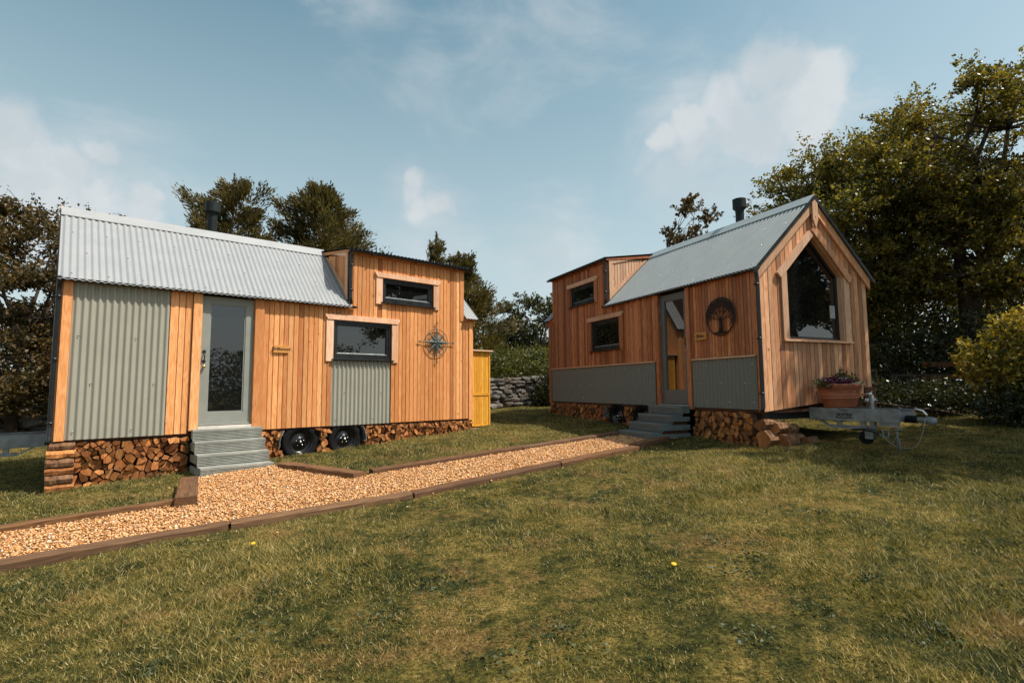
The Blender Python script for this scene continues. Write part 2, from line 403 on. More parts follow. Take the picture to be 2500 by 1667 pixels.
def fastmesh(name, V, nper, mat, parent=None, loc=(0, 0, 0), smooth=False):
    """V: (n*nper,3) array, each run of nper vertices one polygon"""
    n = len(V) // nper
    me = bpy.data.meshes.new(name)
    me.vertices.add(len(V)); me.vertices.foreach_set('co', np.ascontiguousarray(V, np.float32).ravel())
    me.loops.add(len(V)); me.loops.foreach_set('vertex_index', np.arange(len(V), dtype=np.int32))
    me.polygons.add(n); me.polygons.foreach_set('loop_start', np.arange(0, len(V), nper, dtype=np.int32))
    try: me.polygons.foreach_set('loop_total', np.full(n, nper, np.int32))
    except Exception: pass
    me.materials.append(MATS[mat]); me.update(calc_edges=True); me.validate()
    return link(name, me, parent, loc)
def text_mesh(s, size, extrude=.001, shear=0.0, bold=0.0, align='CENTER'):
    cu = bpy.data.curves.new('txt', 'FONT'); cu.body = s; cu.size = size; cu.extrude = extrude; cu.shear = shear; cu.offset = bold
    cu.align_x = align; cu.align_y = 'CENTER'; cu.resolution_u = 3
    ob = bpy.data.objects.new('txt', cu); C.objects.link(ob)
    dg = bpy.context.evaluated_depsgraph_get(); me = bpy.data.meshes.new_from_object(ob.evaluated_get(dg))
    bpy.data.objects.remove(ob); bpy.data.curves.remove(cu)
    return me

def gz(x, y):
    tt = .03336 * x + .05399 * y
    hi, lo = 1.05, -.45
    tt = np.where(tt > hi, hi + (1 - np.exp(-(np.maximum(tt, hi) - hi) / .6)) * .6, tt)
    tt = np.where(tt < lo, lo - (1 - np.exp((np.minimum(tt, lo) - lo) / .5)) * .5, tt)
    return tt
def gzf(x, y): return float(gz(np.array(float(x)), np.array(float(y))))

# ------------------------------------------------------------------ ground
def axis_pts(lo, hi, step, far):
    a = list(np.arange(lo, hi + 1e-6, step)); d = step; x = hi; y = lo; up = []; dn = []
    while x < far: d *= 1.35; x += d; up.append(x)
    d = step
    while y > -far: d *= 1.35; y -= d; dn.append(y)
    return np.array(dn[::-1] + a + up)
gx = axis_pts(-15, 15, .3, 900); gy = axis_pts(-3, 22, .3, 900)
X, Y = np.meshgrid(gx, gy); Z = gz(X, Y)
bumps = .012 * np.sin(X * 1.7 + np.sin(Y * 1.1) * 1.3) * np.sin(Y * 1.9 + np.cos(X * .8)) + .010 * np.sin(X * 3.9 + Y * 2.2) * np.sin(Y * 3.1 - X)
Z = Z + bumps * (np.abs(X) < 15) * (Y > -3) * (Y < 22)
nx, ny = len(gx), len(gy)
V = np.stack([X.ravel(), Y.ravel(), Z.ravel()], 1)
idx = np.arange(nx * ny).reshape(ny, nx)
F = np.stack([idx[:-1, :-1].ravel(), idx[:-1, 1:].ravel(), idx[1:, 1:].ravel(), idx[1:, :-1].ravel()], 1)
me = bpy.data.meshes.new('lawn'); me.from_pydata(V.tolist(), [], F.tolist()); me.materials.append(MATS['lawn_soil'])
me.polygons.foreach_set('use_smooth', [True] * len(me.polygons)); me.update()
setprops(link('lawn', me), kind='structure')

# ------------------------------------------------------------------ cabin frames
class Frame:
    def __init__(s, org, yaw, flip):
        s.o = np.array(org); s.yaw = yaw; s.flip = flip
        s.d = np.array([math.cos(yaw), math.sin(yaw), 0]); k = -1 if flip else 1
        s.n = k * np.array([-s.d[1], s.d[0], 0])
    def w(s, u, v, z=0.0): return s.o + s.d * u + s.n * v + np.array([0, 0, z])
    def wg(s, u, v):       # local height of the lawn under (u,v)
        p = s.w(u, v); return gzf(p[0], p[1]) - s.o[2]
FA = Frame((-5.7082, 6.6822, -.6169 + CAM_H), .7193, False)
FB = Frame((3.5486, 7.5546, -.3541 + CAM_H), 1.9827, True)
L, W, HE, HR, HD, UD, UDD = 6.51, 2.4, 2.106, 3.236, 3.054, 3.816, 6.274
SL = (HR - HE) / (W / 2)

def inv(o, p):  # winding helper placeholder
    return p

# ------------------------------------------------------------------ gravel path and sleepers
P_front = [(-6.4, 2.45), (-2.48, 4.78), (-1.02, 5.60), (0.62, 6.90), (1.86, 7.86)]
path_poly = [(-6.55, 2.62), (-2.56, 4.93), (-1.09, 5.76), (0.60, 7.06), (1.72, 7.98), (2.36, 8.60),
             (2.30, 8.95), (1.86, 9.24), (1.32, 8.90), (-0.54, 7.66), (-1.96, 6.68), (-3.26, 7.52), (-3.40, 7.72), (-4.10, 7.08), (-3.92, 6.66), (-3.26, 5.62), (-3.50, 5.66), (-4.62, 4.92), (-7.6, 2.95)]
def in_poly(px, py, poly):
    ins = np.zeros(len(px), bool); j = len(poly) - 1
    for i in range(len(poly)):
        xi, yi = poly[i]; xj, yj = poly[j]
        c = ((yi > py) != (yj > py)) & (px < (xj - xi) * (py - yi) / (yj - yi + 1e-12) + xi)
        ins ^= c; j = i
    return ins
from mathutils.geometry import tessellate_polygon
tris_ = tessellate_polygon([[Vector((x, y, 0)) for x, y in path_poly]])
me = bpy.data.meshes.new('gravel_path'); me.from_pydata([(x, y, gzf(x, y) + .016) for x, y in path_poly], [], [tuple(t_) for t_ in tris_]); me.materials.append(MATS['gravel_bed'])
for p in me.polygons:
    if p.normal.z < 0: p.flip()
me.update()
setprops(link('gravel_path', me), kind='structure')

def sleeper(name, a, b, wdt, top, label, jit=0.004, parent=None):
    """one timber sleeper laid on the lawn from a to b (centre line)"""
    a = Vector((a[0], a[1], gzf(*a))); b = Vector((b[0], b[1], gzf(*b)))
    ln = (b - a).length; d = (b - a).normalized(); ry = -math.asin(d.z); rz = math.atan2(d.y, d.x)
    mb = MB(); n = max(2, int(ln / .25)); c = .012
    prof = [(-wdt / 2, -.12), (-wdt / 2, top - c), (-wdt / 2 + c, top), (wdt / 2 - c, top), (wdt / 2, top - c), (wdt / 2, -.12)]
    vs = []
    for i in range(n + 1):
        x = -ln / 2 + ln * i / n
        for (y, z) in prof: vs.append((x, y + rnd.uniform(-jit, jit), z + rnd.uniform(-jit, jit) * (z > 0)))
    k = len(prof); fs = [(i * k + j, i * k + (j + 1) % k, (i + 1) * k + (j + 1) % k, (i + 1) * k + j) for i in range(n) for j in range(k)]
    fs += [tuple(range(k))[::-1], tuple(n * k + j for j in range(k))]
    mb.add(vs, fs)
    o = build(name, mb, 'sleeper', parent, loc=tuple((a + b) / 2), rot=(0, ry, rz))
    if label: setprops(o, label, 'sleeper', 'timber sleepers edging the gravel path')
    return o
fs_labels = ['long brown sleeper edging the gravel at the left picture edge, lawn side', 'brown sleeper bordering the front lawn, second from the left',
             'brown sleeper bordering the front lawn, third from the left, below the bend', 'pale lit sleeper bordering the front lawn, nearest the right cabin steps']
def off(p, q, d):
    dx, dy = q[0] - p[0], q[1] - p[1]; l = math.hypot(dx, dy); return (-dy / l * d, dx / l * d)
for i in range(4):
    a, b = P_front[i], P_front[i + 1]; ox, oy = off(a, b, .085)
    l = math.hypot(b[0] - a[0], b[1] - a[1]); e = .012 / l
    sleeper('sleeper', (a[0] + ox + (b[0] - a[0]) * e, a[1] + oy + (b[1] - a[1]) * e), (b[0] + ox - (b[0] - a[0]) * e, b[1] + oy - (b[1] - a[1]) * e), .17, .058, fs_labels[i])
sleeper('sleeper', (1.80, 8.06), (2.46, 8.66), .15, .066, 'short sleeper in shade closing the path at the right cabin steps')
sleeper('sleeper', (-1.80, 6.88), (0.10, 8.19), .16, .075, 'sleeper behind the gravel path, starting at the dark corner')
sleeper('sleeper', (0.115, 8.20), (1.78, 9.31), .16, .072, 'sleeper behind the gravel path, running into the right cabin shadow')
sleeper('sleeper', (-3.20, 7.58), (-1.88, 6.66), .20, .085, 'short sleeper slanting from the left cabin steps to the path')
sleeper('sleeper', (-3.98, 6.66), (-3.37, 5.60), .20, .12, 'short wide sleeper in front of the left cabin step corner')
sleeper('sleeper', (-3.53, 5.72), (-7.4, 3.18), .11, .075, 'narrow sleeper between the left lawn strip and the gravel')

# pebbles
N = 60000
px_ = rng.uniform(-6.6, 2.4, N * 3); py_ = rng.uniform(2.6, 9.3, N * 3)
k = in_poly(px_, py_, path_poly) & (px_ > -py_ * 1.12 - .6); px_, py_ = px_[k][:N], py_[k][:N]
jx, jy = px_[:9000] + rng.normal(size=9000) * .30, py_[:9000] + rng.normal(size=9000) * .30; kj = ~in_poly(jx, jy, path_poly) & (rng.random(9000) < .10)
px_ = np.concatenate([px_, jx[kj]]); py_ = np.concatenate([py_, jy[kj]])
n = len(px_)
s = np.clip(rng.lognormal(math.log(.0100), .28, n), .005, .018)
base = np.array([(1, 0, 0), (0, 1, 0), (-1, 0, 0), (0, -1, 0), (0, 0, 1), (0, 0, -1)], float)
pv = base[None] * (s[:, None, None] * rng.uniform(.65, 1.35, (n, 6, 1))) * np.array([1, 1, .7])
ang = rng.uniform(0, 6.28, n); ca, sa = np.cos(ang)[:, None], np.sin(ang)[:, None]
tx = rng.uniform(-.6, .6, n)[:, None]
x2 = pv[:, :, 0] * ca - pv[:, :, 1] * sa; y2 = pv[:, :, 0] * sa + pv[:, :, 1] * ca; z2 = pv[:, :, 2] + pv[:, :, 0] * tx * .6
cz = gz(px_, py_) + .020 + rng.uniform(-.004, .014, n)
PV = np.stack([x2 + px_[:, None], y2 + py_[:, None], z2 + cz[:, None]], 2).reshape(-1, 3)
tri = np.array([(0, 1, 4), (1, 2, 4), (2, 3, 4), (3, 0, 4), (1, 0, 5), (2, 1, 5), (3, 2, 5), (0, 3, 5)])
PF = (tri[None] + (np.arange(n) * 6)[:, None, None]).reshape(-1, 3)
me = bpy.data.meshes.new('gravel'); me.vertices.add(len(PV)); me.vertices.foreach_set('co', PV.astype(np.float32).ravel())
me.loops.add(len(PF) * 3); me.loops.foreach_set('vertex_index', PF.astype(np.int32).ravel())
me.polygons.add(len(PF)); me.polygons.foreach_set('loop_start', np.arange(0, len(PF) * 3, 3, dtype=np.int32))
me.materials.append(MATS['pebble']); me.update(calc_edges=True)
setprops(link('gravel', me), 'loose golden gravel filling the path between the sleepers', 'gravel', kind='stuff')

# ------------------------------------------------------------------ cabin
def corr_sheet(mb, u0, u1, pt, nrm, wl, amp, rows=1, mi=0, thick=.0, phase=0.0, seg=8):
    """corrugated sheet: pt(u, t) for t in 0..1 gives the mid surface, nrm the outward normal"""
    n = max(4, int((u1 - u0) / wl * seg)); vs = []
    for i in range(n + 1):
        u = u0 + (u1 - u0) * i / n; h = amp * math.cos(2 * math.pi * (u - phase) / wl)
        for r in range(rows + 1):
            p = pt(u, r / rows); vs.append((p[0] + nrm[0] * h, p[1] + nrm[1] * h, p[2] + nrm[2] * h))
    k = rows + 1
    fs = [(i * k + r, (i + 1) * k + r, (i + 1) * k + r + 1, i * k + r + 1) for i in range(n) for r in range(rows)]
    mb.add(vs, fs, mi, True)

SCREW = MB(); SCREW.lathe([(.0, .010), (.006, .010), (.007, .004), (.011, .003), (.012, 0)], (0, 0, 0), (0, 0, 1), 8)
_screw = None
def screw(parent, loc, normal, mat='chrome', scale=1.0):
    global _screw
    if _screw is None:
        o = build('screw', SCREW, mat, parent, loc=loc); _screw = o.data
    else: o = link('screw', _screw, parent, loc)
    o.rotation_euler = Vector(normal).to_track_quat('Z', 'Y').to_euler(); o.scale = (scale,) * 3
    return o

def make_cabin(which):
    F = FA if which == 'A' else FB
    fl = F.flip; k = -1 if fl else 1
    A = which == 'A'
    root = empty('tiny_cabin', tuple(F.o), F.yaw)
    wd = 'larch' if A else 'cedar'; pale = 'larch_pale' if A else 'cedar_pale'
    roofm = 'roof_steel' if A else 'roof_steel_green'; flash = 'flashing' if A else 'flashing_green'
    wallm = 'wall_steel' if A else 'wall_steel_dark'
    def B(name, mb, mats, parent=root, pl=None):
        # parents other than root carry an offset: subtract it so pieces are given in cabin coordinates
        o = build(name, mb, mats, None, flip=fl)
        o.parent = parent
        if parent is not root: o.location = Vector(o.location) - Vector(parent.location)
        return o
    def S(parent, u, v, z, n, sc=1.0):
        loc = Vector((u, k * v, z)) - (Vector(parent.location) if parent is not root else Vector((0, 0, 0)))
        return screw(parent, loc, (n[0], k * n[1], n[2]), scale=sc)
    # --- openings in the front wall: (u0,u1,z0,z1)
    if A:
        w1 = (3.545, 4.640, 1.130, 1.790); w2 = (4.445, 5.535, 2.190, 2.630); door = (1.570, 2.285, .10, 2.005)
        zones = [(1.172, 1.450, 0, 2.035), (2.425, 3.53, 0, 2.035), (3.53, 3.816, 0, 2.035), (3.816, 4.44, 0, 2.985), (4.44, 4.64, 0, 2.985), (4.64, 5.54, 0, 2.985), (5.54, 6.175, 0, 2.985), (6.175, 6.40, 0, 1.965)]
        panels = [(.107, 1.167, -.002, 2.035, .0762), (3.53, 4.625, -.002, 1.10, .0762)]
        cuts = [w1, w2, (3.53, 4.64, 0, 1.13)]
    else:
        w1 = (3.42, 4.480, 1.130, 1.770); w2 = (4.32, 5.350, 2.225, 2.665); door = (1.490, 2.200, .055, 1.990)
        zones = [(.085, 1.400, .79, 2.035), (2.285, 3.42, .80, 2.035), (3.42, 3.816, .80, 2.035), (3.816, 4.32, .80, 2.985), (4.32, 4.48, .80, 2.985), (4.48, 5.35, .80, 2.985), (5.35, 6.175, .80, 2.985), (6.175, 6.36, .80, 1.965)]
        panels = [(.09, 1.385, .015, .775, .0762), (2.345, 6.355, .015, .79, .0762)]
        cuts = [w1, w2]
    # --- front wall backing
    mb = MB()
    def segs(u0, u1, z0, z1):
        out = [(z0, z1)]
        for (a, b, c, d) in cuts:
            if a < (u0 + u1) / 2 < b:
                nw = []
                for (p, q) in out:
                    if d <= p or c >= q: nw.append((p, q)); continue
                    if c > p + .01: nw.append((p, c))
                    if d < q - .01: nw.append((d, q))
                out = nw
        return out
    zi = 0
    for (u0, u1, z0, z1) in zones:
        for (p, q) in segs(u0, u1, z0, z1): mb.box(u0 - .002 + zi * .0002, u1 + .002, .0245 + zi * .0003, .10, p - .002, q + .002); zi += 1
    # inner shell closing the body
    mb.prism([(.11, .02), (.11, HE - .1), (W / 2, HR - .12), (W - .11, HE - .1), (W - .11, .02)], 'x', .12, L - .04)
    mb.box(UD + .02, UDD - .02, .105, .9, HE - .3, HD - .1)
    mb.box(.02, L - .02, .03, W - .03, -.03, .018)
    wall = B('wall', mb, 'dark_wall')
    # --- boards, one by one
    bw = .080 if A else .066
    def board(u0, u1, z0, z1, mat=wd, v0=0.0, th=.022, name='board', parent=wall):
        pr = rnd.uniform(-.004, .004); c = .004
        m2 = MB(); m2.prism([(u0, v0 + th), (u0, v0 + pr + c), (u0 + c, v0 + pr), (u1 - c, v0 + pr), (u1, v0 + pr + c), (u1, v0 + th)], 'z', z0, z1)
        return B(name, m2, mat, parent)
    for (u0, u1, z0, z1) in zones:
        n = max(1, round((u1 - u0) / bw)); ws = [rnd.uniform(.86, 1.14) for _ in range(n)]; sm = sum(ws); u = u0
        for ww in ws:
            ub = u + (u1 - u0) * ww / sm
            for (p, q) in segs(u, ub, z0, z1): board(u + .0034, ub - .0034, p + .002, q - .002)
            u = ub
    # --- corner boards, plate board, trims
    def plank(name, u0, u1, z0, z1, v0=-.014, v1=.020, mat=wd, parent=root):
        m2 = MB(); c = .003
        m2.prism([(u0, v1), (u0, v0 + c), (u0 + c, v0), (u1 - c, v0), (u1, v0 + c), (u1, v1)], 'z', z0, z1) if (z1 - z0) > (u1 - u0) else \
            m2.prism([(v1, z0), (v0 + c, z0), (v0, z0 + c), (v0, z1 - c), (v0 + c, z1), (v1, z1)], 'x', u0, u1)
        return B(name, m2, mat, parent)
    if A: plank('corner_board', .004, .104, -.01, 2.035)
    else: plank('corner_board', .018, .082, -.01, 2.035, v0=-.006)
    plank('corner_board', L - .105 if A else L - .145, L - .004, -.03, 1.965)
    plank('corner_board', UDD - .097, UDD - .002, 2.045, 2.985)
    plank('fascia_board', .006, UD + .02, 2.038, HE - .008)
    plank('fascia_board', UD + .05, UDD - .004, 2.988, HD - .005)
    plank('fascia_board', UDD - .09, L - .004, 1.968, 2.042)
    dl, dr = (1.455, 1.568), (2.288, 2.42)
    if not A: dl, dr = (1.405, 1.488), (2.203, 2.285)
    plank('door_post', *dl, .04 if A else -.02, 2.036, v0=-.034)
    plank('door_post', *dr, .03 if A else -.02, 2.036, v0=-.034)
    jm = MB(); 
    B('door_jamb', MB().box(door[0] - .012, door[0] - .001, .021, .12, .05, 2.03), wd)
    B('door_jamb', MB().box(door[1] + .001, door[1] + .012, .021, .12, .05, 2.03), wd)
    B('door_sill', MB().box(door[0] + .001, door[1] - .001, -.035, .10, door[2] - .05, door[2] - .006), 'tile_white' if A else 'step_paint')
    # --- corrugated wall panels
    for pi, (u0, u1, z0, z1, wl) in enumerate(panels):
        m2 = MB(); corr_sheet(m2, u0, u1, lambda u, tt: (u, .000, z0 + (z1 - z0) * tt), (0, -1, 0), wl, .013, 2, seg=10)
        sh = B('corrugated_panel', m2, wallm)
        B('panel_backing', MB().box(u0, u1, .014, .095, z0 + .004, z1 - .004), 'dark_wall', sh)
        for zi_, zz in enumerate(np.linspace(z0 + .10, z1 - .10, 4 if z1 - z0 > 1.5 else 3)):
            nn = max(2, int((u1 - u0) / .38))
            for j in range(nn):
                uu_ = u0 + wl * (round((.08 + (u1 - u0 - .16) * (j + (.25 if zi_ % 2 else .0)) / (nn - .6)) / wl))
                if uu_ < u1 - .03: S(sh, uu_, -.012, zz, (0, -1, 0), 1.0)
        if not A: plank('cap_rail', u0 - .002, u1 + .002, z1 + .002, z1 + .028, v0=-.036, mat=pale)
    # --- windows
    def window(wn, nm):
        u0, u1, z0, z1 = wn
        m2 = MB(); f = .048; va, vb = .012, .085
        for (a, b, c, d) in ((u0, u1, z0, z0 + f), (u0, u1, z1 - f, z1), (u0, u0 + f, z0 + f, z1 - f), (u1 - f, u1, z0 + f, z1 - f)): m2.box(a, b, va, vb, c, d)
        win = B('window', m2, 'black_pvc')
        m3 = MB(); g = f - .004; s_ = .040
        for (a, b, c, d) in ((u0 + g, u1 - g, z0 + g, z0 + g + s_ * 1.3), (u0 + g, u1 - g, z1 - g - s_, z1 - g), (u0 + g, u0 + g + s_, z0 + g + s_ * 1.3, z1 - g - s_), (u1 - g - s_, u1 - g, z0 + g + s_ * 1.3, z1 - g - s_)):
            m3.box(a, b, .024, .08, c, d)
        B('sash', m3, 'black_pvc', win)
        bead = MB(); bead.prism([(.023, z0 + g + s_ * 1.3), (.023, z0 + g + s_ * 1.3 - .012), (.052, z0 + g + s_ * 1.3 + .014), (.052, z0 + g + s_ * 1.3)], 'x', u0 + g + .02, u1 - g - .02)
        B('bead', bead, 'galvanised_dark', win)
        B('pane', MB().box(u0 + g + s_ - .004, u1 - g - s_ + .004, .052, .066, z0 + g + s_ * 1.3 - .004, z1 - g - s_ + .004), 'glass', win)
        sl_ = MB(); sl_.prism([(-.062, z0 - .022), (-.062, z0 - .006), (.010, z0 + .006), (.010, z0 - .022)], 'x', u0 - .03, u1 + .035)
        B('sill', sl_, 'black_pvc', win)
        t_ = .118
        for (a, b) in ((u0 - t_ - .01, u0 - .004), (u1 + .004, u1 + t_ + .01)):
            B('trim', MB().box(a, b, -.026, -.004, z0 - .045, z1 + .004), pale if A else wd, win)
        lt = MB(); a, b, c, d = u0 - t_ - .035, u1 + t_ + .035, z1 + .006, z1 + .098; e = .045
        lt.prism([(a, d), (a, d - .035), (a + e, c), (b - e, c), (b, d - .035), (b, d)], 'y', -.040, -.004)
        B('lintel', lt, pale, win)
        lst = [(a + .09, (c + d) / 2), ((a + b) / 2, (c + d) / 2), (b - .09, (c + d) / 2)]
        for (uu_, zz) in lst: S(win, uu_, -.040, zz, (0, -1, 0), .55)
        return win
    window(w1, 'w1'); window(w2, 'w2')
    # --- door
    u0, u1, z0, z1 = door; st = .112; m2 = MB(); va, vb = .030, .075; zb = z0 + .185; zt = z1 - .112
    if not A: zb = z0 + .23; st = .105
    for (a, b, c, d) in ((u0 + .004, u0 + st, z0, z1 - .006), (u1 - st, u1 - .004, z0, z1 - .006), (u0 + st, u1 - st, z0, zb), (u0 + st, u1 - st, zt, z1 - .006)): m2.box(a, b, va, vb, c, d)
    dmat = 'sage_paint' if A else 'door_grey'
    dr_ = B('door', m2, dmat)
    m3 = MB(); e = .018
    for (a, b, c, d) in ((u0 + st, u0 + st + e, zb, zt), (u1 - st - e, u1 - st, zb, zt), (u0 + st + e, u1 - st - e, zb, zb + e), (u0 + st + e, u1 - st - e, zt - e, zt)): m3.box(a, b, .042, .070, c, d)
    B('glazing_bead', m3, dmat, dr_)
    B('pane', MB().box(u0 + st + .006, u1 - st - .006, .054, .064, zb + .006, zt - .006), 'glass', dr_)
    hu = u0 + .052 if A else u0 + .05; vv = .030
    h = MB()     # wrought iron pull with pointed plates
    h.tube([(hu, vv - .003, 1.16), (hu, vv - .040, 1.145), (hu, vv - .046, 1.105), (hu, vv - .040, 1.065), (hu, vv - .003, 1.05)], .008, 8)
    for zc, sgn in ((1.172, 1), (1.036, -1)):
        h.prism([(hu - .024, zc - sgn * .012), (hu + .024, zc - sgn * .012), (hu + .026, zc + sgn * .008), (hu, zc + sgn * .034), (hu - .026, zc + sgn * .008)], 'y', vv - .007, vv + .001)
    B('pull_handle', h, 'black_metal', dr_)
    kn = MB(); kn.lathe([(.0, .052), (.016, .050), (.023, .038), (.021, .026), (.010, .018), (.010, .004), (.022, .002), (.022, 0)], (hu, vv, .955), (0, -1, 0), 14)
    B('knob', kn, 'brass', dr_)
    hg = u1 - .002
    for zc in (z0 + .25, z0 + 1.45, z1 - .25):
        B('hinge', MB().tube([(hg, .026, zc - .05), (hg, .026, zc + .05)], .007, 8), 'galvanised', dr_)
    B('weather_bar', MB().box(u0 + .004, u1 - .004, .012, .029, z0 + .004, z0 + .03), dmat, dr_)
    # --- roof : front slope, dormer roof, strip beyond the dormer, rear slope
    ov = .115; nl = math.hypot(1, SL); nf = (0, -SL / nl, 1 / nl); nb = (0, SL / nl, 1 / nl)
    roof = B('roof', MB().prism([(-.02, HE + .0), (W / 2, HR + .004), (W + .02, HE), (W + .02, HE - .02), (W / 2, HR - .06), (.03, HE - .03)], 'x', .02, L - .02) if False else
             MB().prism([(W / 2 + .02, HR - .02), (W + .02, HE - .02), (W + .02, HE - .05), (W / 2 + .02, HR - .06)], 'x', .02, L - .02), 'black_metal')
    wl = .0762; am = .0085; lift = .024
    def fpt(u, tt):
        v = -ov + (W / 2 + ov) * tt; return (u, v, HE + SL * v + lift)
    def bpt(u, tt):
        v = W + ov - (W / 2 + ov) * tt; return (u, v, HE + SL * (W - v) + lift)
    ns = 5; us = np.linspace(-.055, UD + .012, ns + 1)
    for i in range(ns):
        m2 = MB(); a = us[i]; b = us[i + 1] + (.038 if i < ns - 1 else 0)
        dz = .0025 * (i % 2)
        corr_sheet(m2, a, b, lambda u, tt: (fpt(u, tt)[0], fpt(u, tt)[1] + nf[1] * dz, fpt(u, tt)[2] + nf[2] * dz), nf, wl, am, 1, seg=10)
        sh = B('roof_sheet', m2, roofm, roof)
        for j, tt in enumerate((.07, .36, .64, .90)):
            for uu_ in np.arange(a + .12 + (.19 if j % 2 else 0), b - .03, .42):
                uu_ = round(uu_ / wl) * wl; p = fpt(uu_, tt)
                S(roof, p[0] + nf[0] * .010, p[1] + nf[1] * .010, p[2] + nf[2] * .010, nf, .9)
    m2 = MB(); corr_sheet(m2, UDD + .006, L + .055, fpt, nf, wl, am, 1, seg=10); B('roof_sheet', m2, 'roof_steel', roof)
    m2 = MB(); corr_sheet(m2, -.055, L + .055, bpt, nb, wl, am, 1, seg=6); B('roof_sheet', m2, roofm, roof)
    def dpt(u, tt):
        v = -.085 + (W / 2 + .085) * tt; return (u, v, HD + .028 + (HR - HD) / (W / 2) * v)
    m2 = MB(); corr_sheet(m2, UD - .06, UDD + .07, dpt, (0, -.15, .99), wl, .011, 1, seg=10); B('roof_sheet', m2, 'black_metal' if A else 'black_metal', roof)
    # solid roof deck under the sheets
    m2 = MB(); m2.prism([(-.045, HE + SL * -.045 - .002), (W / 2 - .02, HR - .024), (W / 2 - .02, HR - .08), (-.005, HE - .06), (-.045, HE - .06)], 'x', .01, UD + .01)
    m2.prism([(-.045, HE + SL * -.045 - .002), (W / 2 - .02, HR - .024), (W / 2 - .02, HR - .08), (-.005, HE - .06), (-.045, HE - .06)], 'x', UDD + .015, L - .01)
    B('soffit', m2, wd, roof)
    m2 = MB(); m2.prism([(-.05, HD - .008), (W / 2, HR - .015), (W / 2, HR - .07), (-.05, HD - .05)], 'x', UD - .045, UDD + .03); B('dormer_soffit', m2, wd, roof)
    # ridge cap
    m2 = MB(); rw = .155; h0 = HR + lift + .022
    m2.prism([(W / 2 - rw, h0 - SL * rw + .004), (W / 2, h0 + .012), (W / 2 + rw, h0 - SL * rw + .004), (W / 2 + rw, h0 - SL * rw - .004), (W / 2, h0 + .002), (W / 2 - rw, h0 - SL * rw - .004)], 'x', -.058, UD + .0)
    B('ridge_cap', m2, flash, roof)
    m2 = MB(); m2.prism([(W / 2 - .02, HR + .05), (W / 2 + .15, HR - .10), (W / 2 + .15, HR - .115), (W / 2 - .02, HR + .035)], 'x', UD + .002, L + .058); B('ridge_cap', m2, 'black_metal', roof)
    # verge trim of black steel on both ends
    for ue in (-.066, L + .058):
        m2 = MB(); tt_ = .05
        m2.prism([(-ov - .005, HE - SL * ov + lift + .016), (W / 2, HR + lift + .02), (W + ov + .005, HE - SL * ov + lift + .016), (W + ov + .005, HE - SL * ov + lift - tt_), (W / 2, HR + lift - tt_), (-ov - .005, HE - SL * ov + lift - tt_)], 'x', ue, ue + .009)
        B('verge_trim', m2, 'black_metal', roof)
    # --- gutters and pipes
    def gutter(u0, u1, z, v, nm='gutter'):
        m2 = MB(); pr = [(v + .042 * math.cos(a), z - .036 * math.sin(a)) for a in np.linspace(0, math.pi, 9)] + [(v + .036 * math.cos(a), z - .030 * math.sin(a) + .001) for a in np.linspace(math.pi, 0, 9)]
        m2.prism(pr, 'x', u0, u1)
        g_ = B(nm, m2, 'black_pvc')
        for uu_ in np.arange(u0 + .45, u1, .9):
            B('bracket', MB().box(uu_ - .02, uu_ + .02, v - .046, v + .05, z - .043, z - .036), 'black_pvc', g_)
        return g_
    gutter(-.06, UD + .10, HE - .062, -.066)
    gutter(UD - .06, UDD + .08, HD - .015, -.092)
    def pipe(pts, nm='downpipe'):
        m2 = MB(); m2.tube(pts, .029, 12); p_ = B(nm, m2, 'black_pvc')
        zz = [p[2] for p in pts]; mid = [(pts[1][0], pts[1][1], z) for z in np.linspace(min(zz) + .25, max(zz) - .25, 2 if max(zz) - min(zz) < 1.2 else 3)]
        for q in mid: B('clip', MB().lathe([(.030, -.012), (.036, -.012), (.036, .012), (.030, .012)], q, (0, 0, 1), 12), 'black_pvc', p_)
        return p_
    if A: pipe([(-.030, -.085, HE - .05), (-.036, -.040, HE - .14), (-.036, -.022, HE - .25), (-.036, -.022, .25), (-.036, -.022, .02), (-.05, -.06, -.03)])
    else: pipe([(-.014, -.085, HE - .05), (-.014, -.050, HE - .14), (-.014, -.036, HE - .25), (-.014, -.036, .25), (-.014, -.036, .05), (-.02, -.07, .0)])
    pipe([(UD + .004, -.085, HD - .03), (UD + .004, -.055, HD - .10), (UD + .004, -.048, HD - .2), (UD + .004, -.048, HE + .1), (UD + .004, -.07, HE - .02)])
    # --- dormer cheek (facing the gable end)
    ck = B('dormer_cheek', MB().prism([(.03, HE + .05), (.03, HD - .03), (W / 2 - .06, HR - .06)], 'x', UD + .004, UD + .03), 'dark_wall')
    nb_ = 11
    for i in range(nb_):
        v0 = .10 + .80 * i / nb_; v1 = .10 + .80 * (i + 1) / nb_ - .011
        lo = lambda v: HE + SL * v + .07; hi = lambda v: HD + (HR - HD) / (W / 2) * v - .09
        if hi((v0 + v1) / 2) - lo((v0 + v1) / 2) < .02: continue
        B('board', MB().prism([(v0, lo(v0)), (v1, lo(v1)), (v1, hi(v1)), (v0, hi(v0))], 'x', UD - .018, UD + .003), wd if A else 'cedar_pale', ck)
    sr = (HR - HD) / (W / 2); pm = pale
    B('cheek_trim', MB().prism([(.022, HE + .06), (.022, HD - .005), (.115, HD + .01), (.115, HE + .16)], 'x', UD - .038, UD - .019), pm, ck)
    B('cheek_trim', MB().prism([(.118, HD - .10), (.118, HD + .005), (1.10, HR - .03), (.96, HR - .075)], 'x', UD - .036, UD - .019), pm, ck)
    B('cheek_trim', MB().prism([(.118, HE + SL * .118 + .045), (.118, HE + SL * .118 + .175), (.93, HE + SL * .93 + .10), (1.02, HE + SL * 1.02 + .045)], 'x', UD - .034, UD - .019), pm, ck)
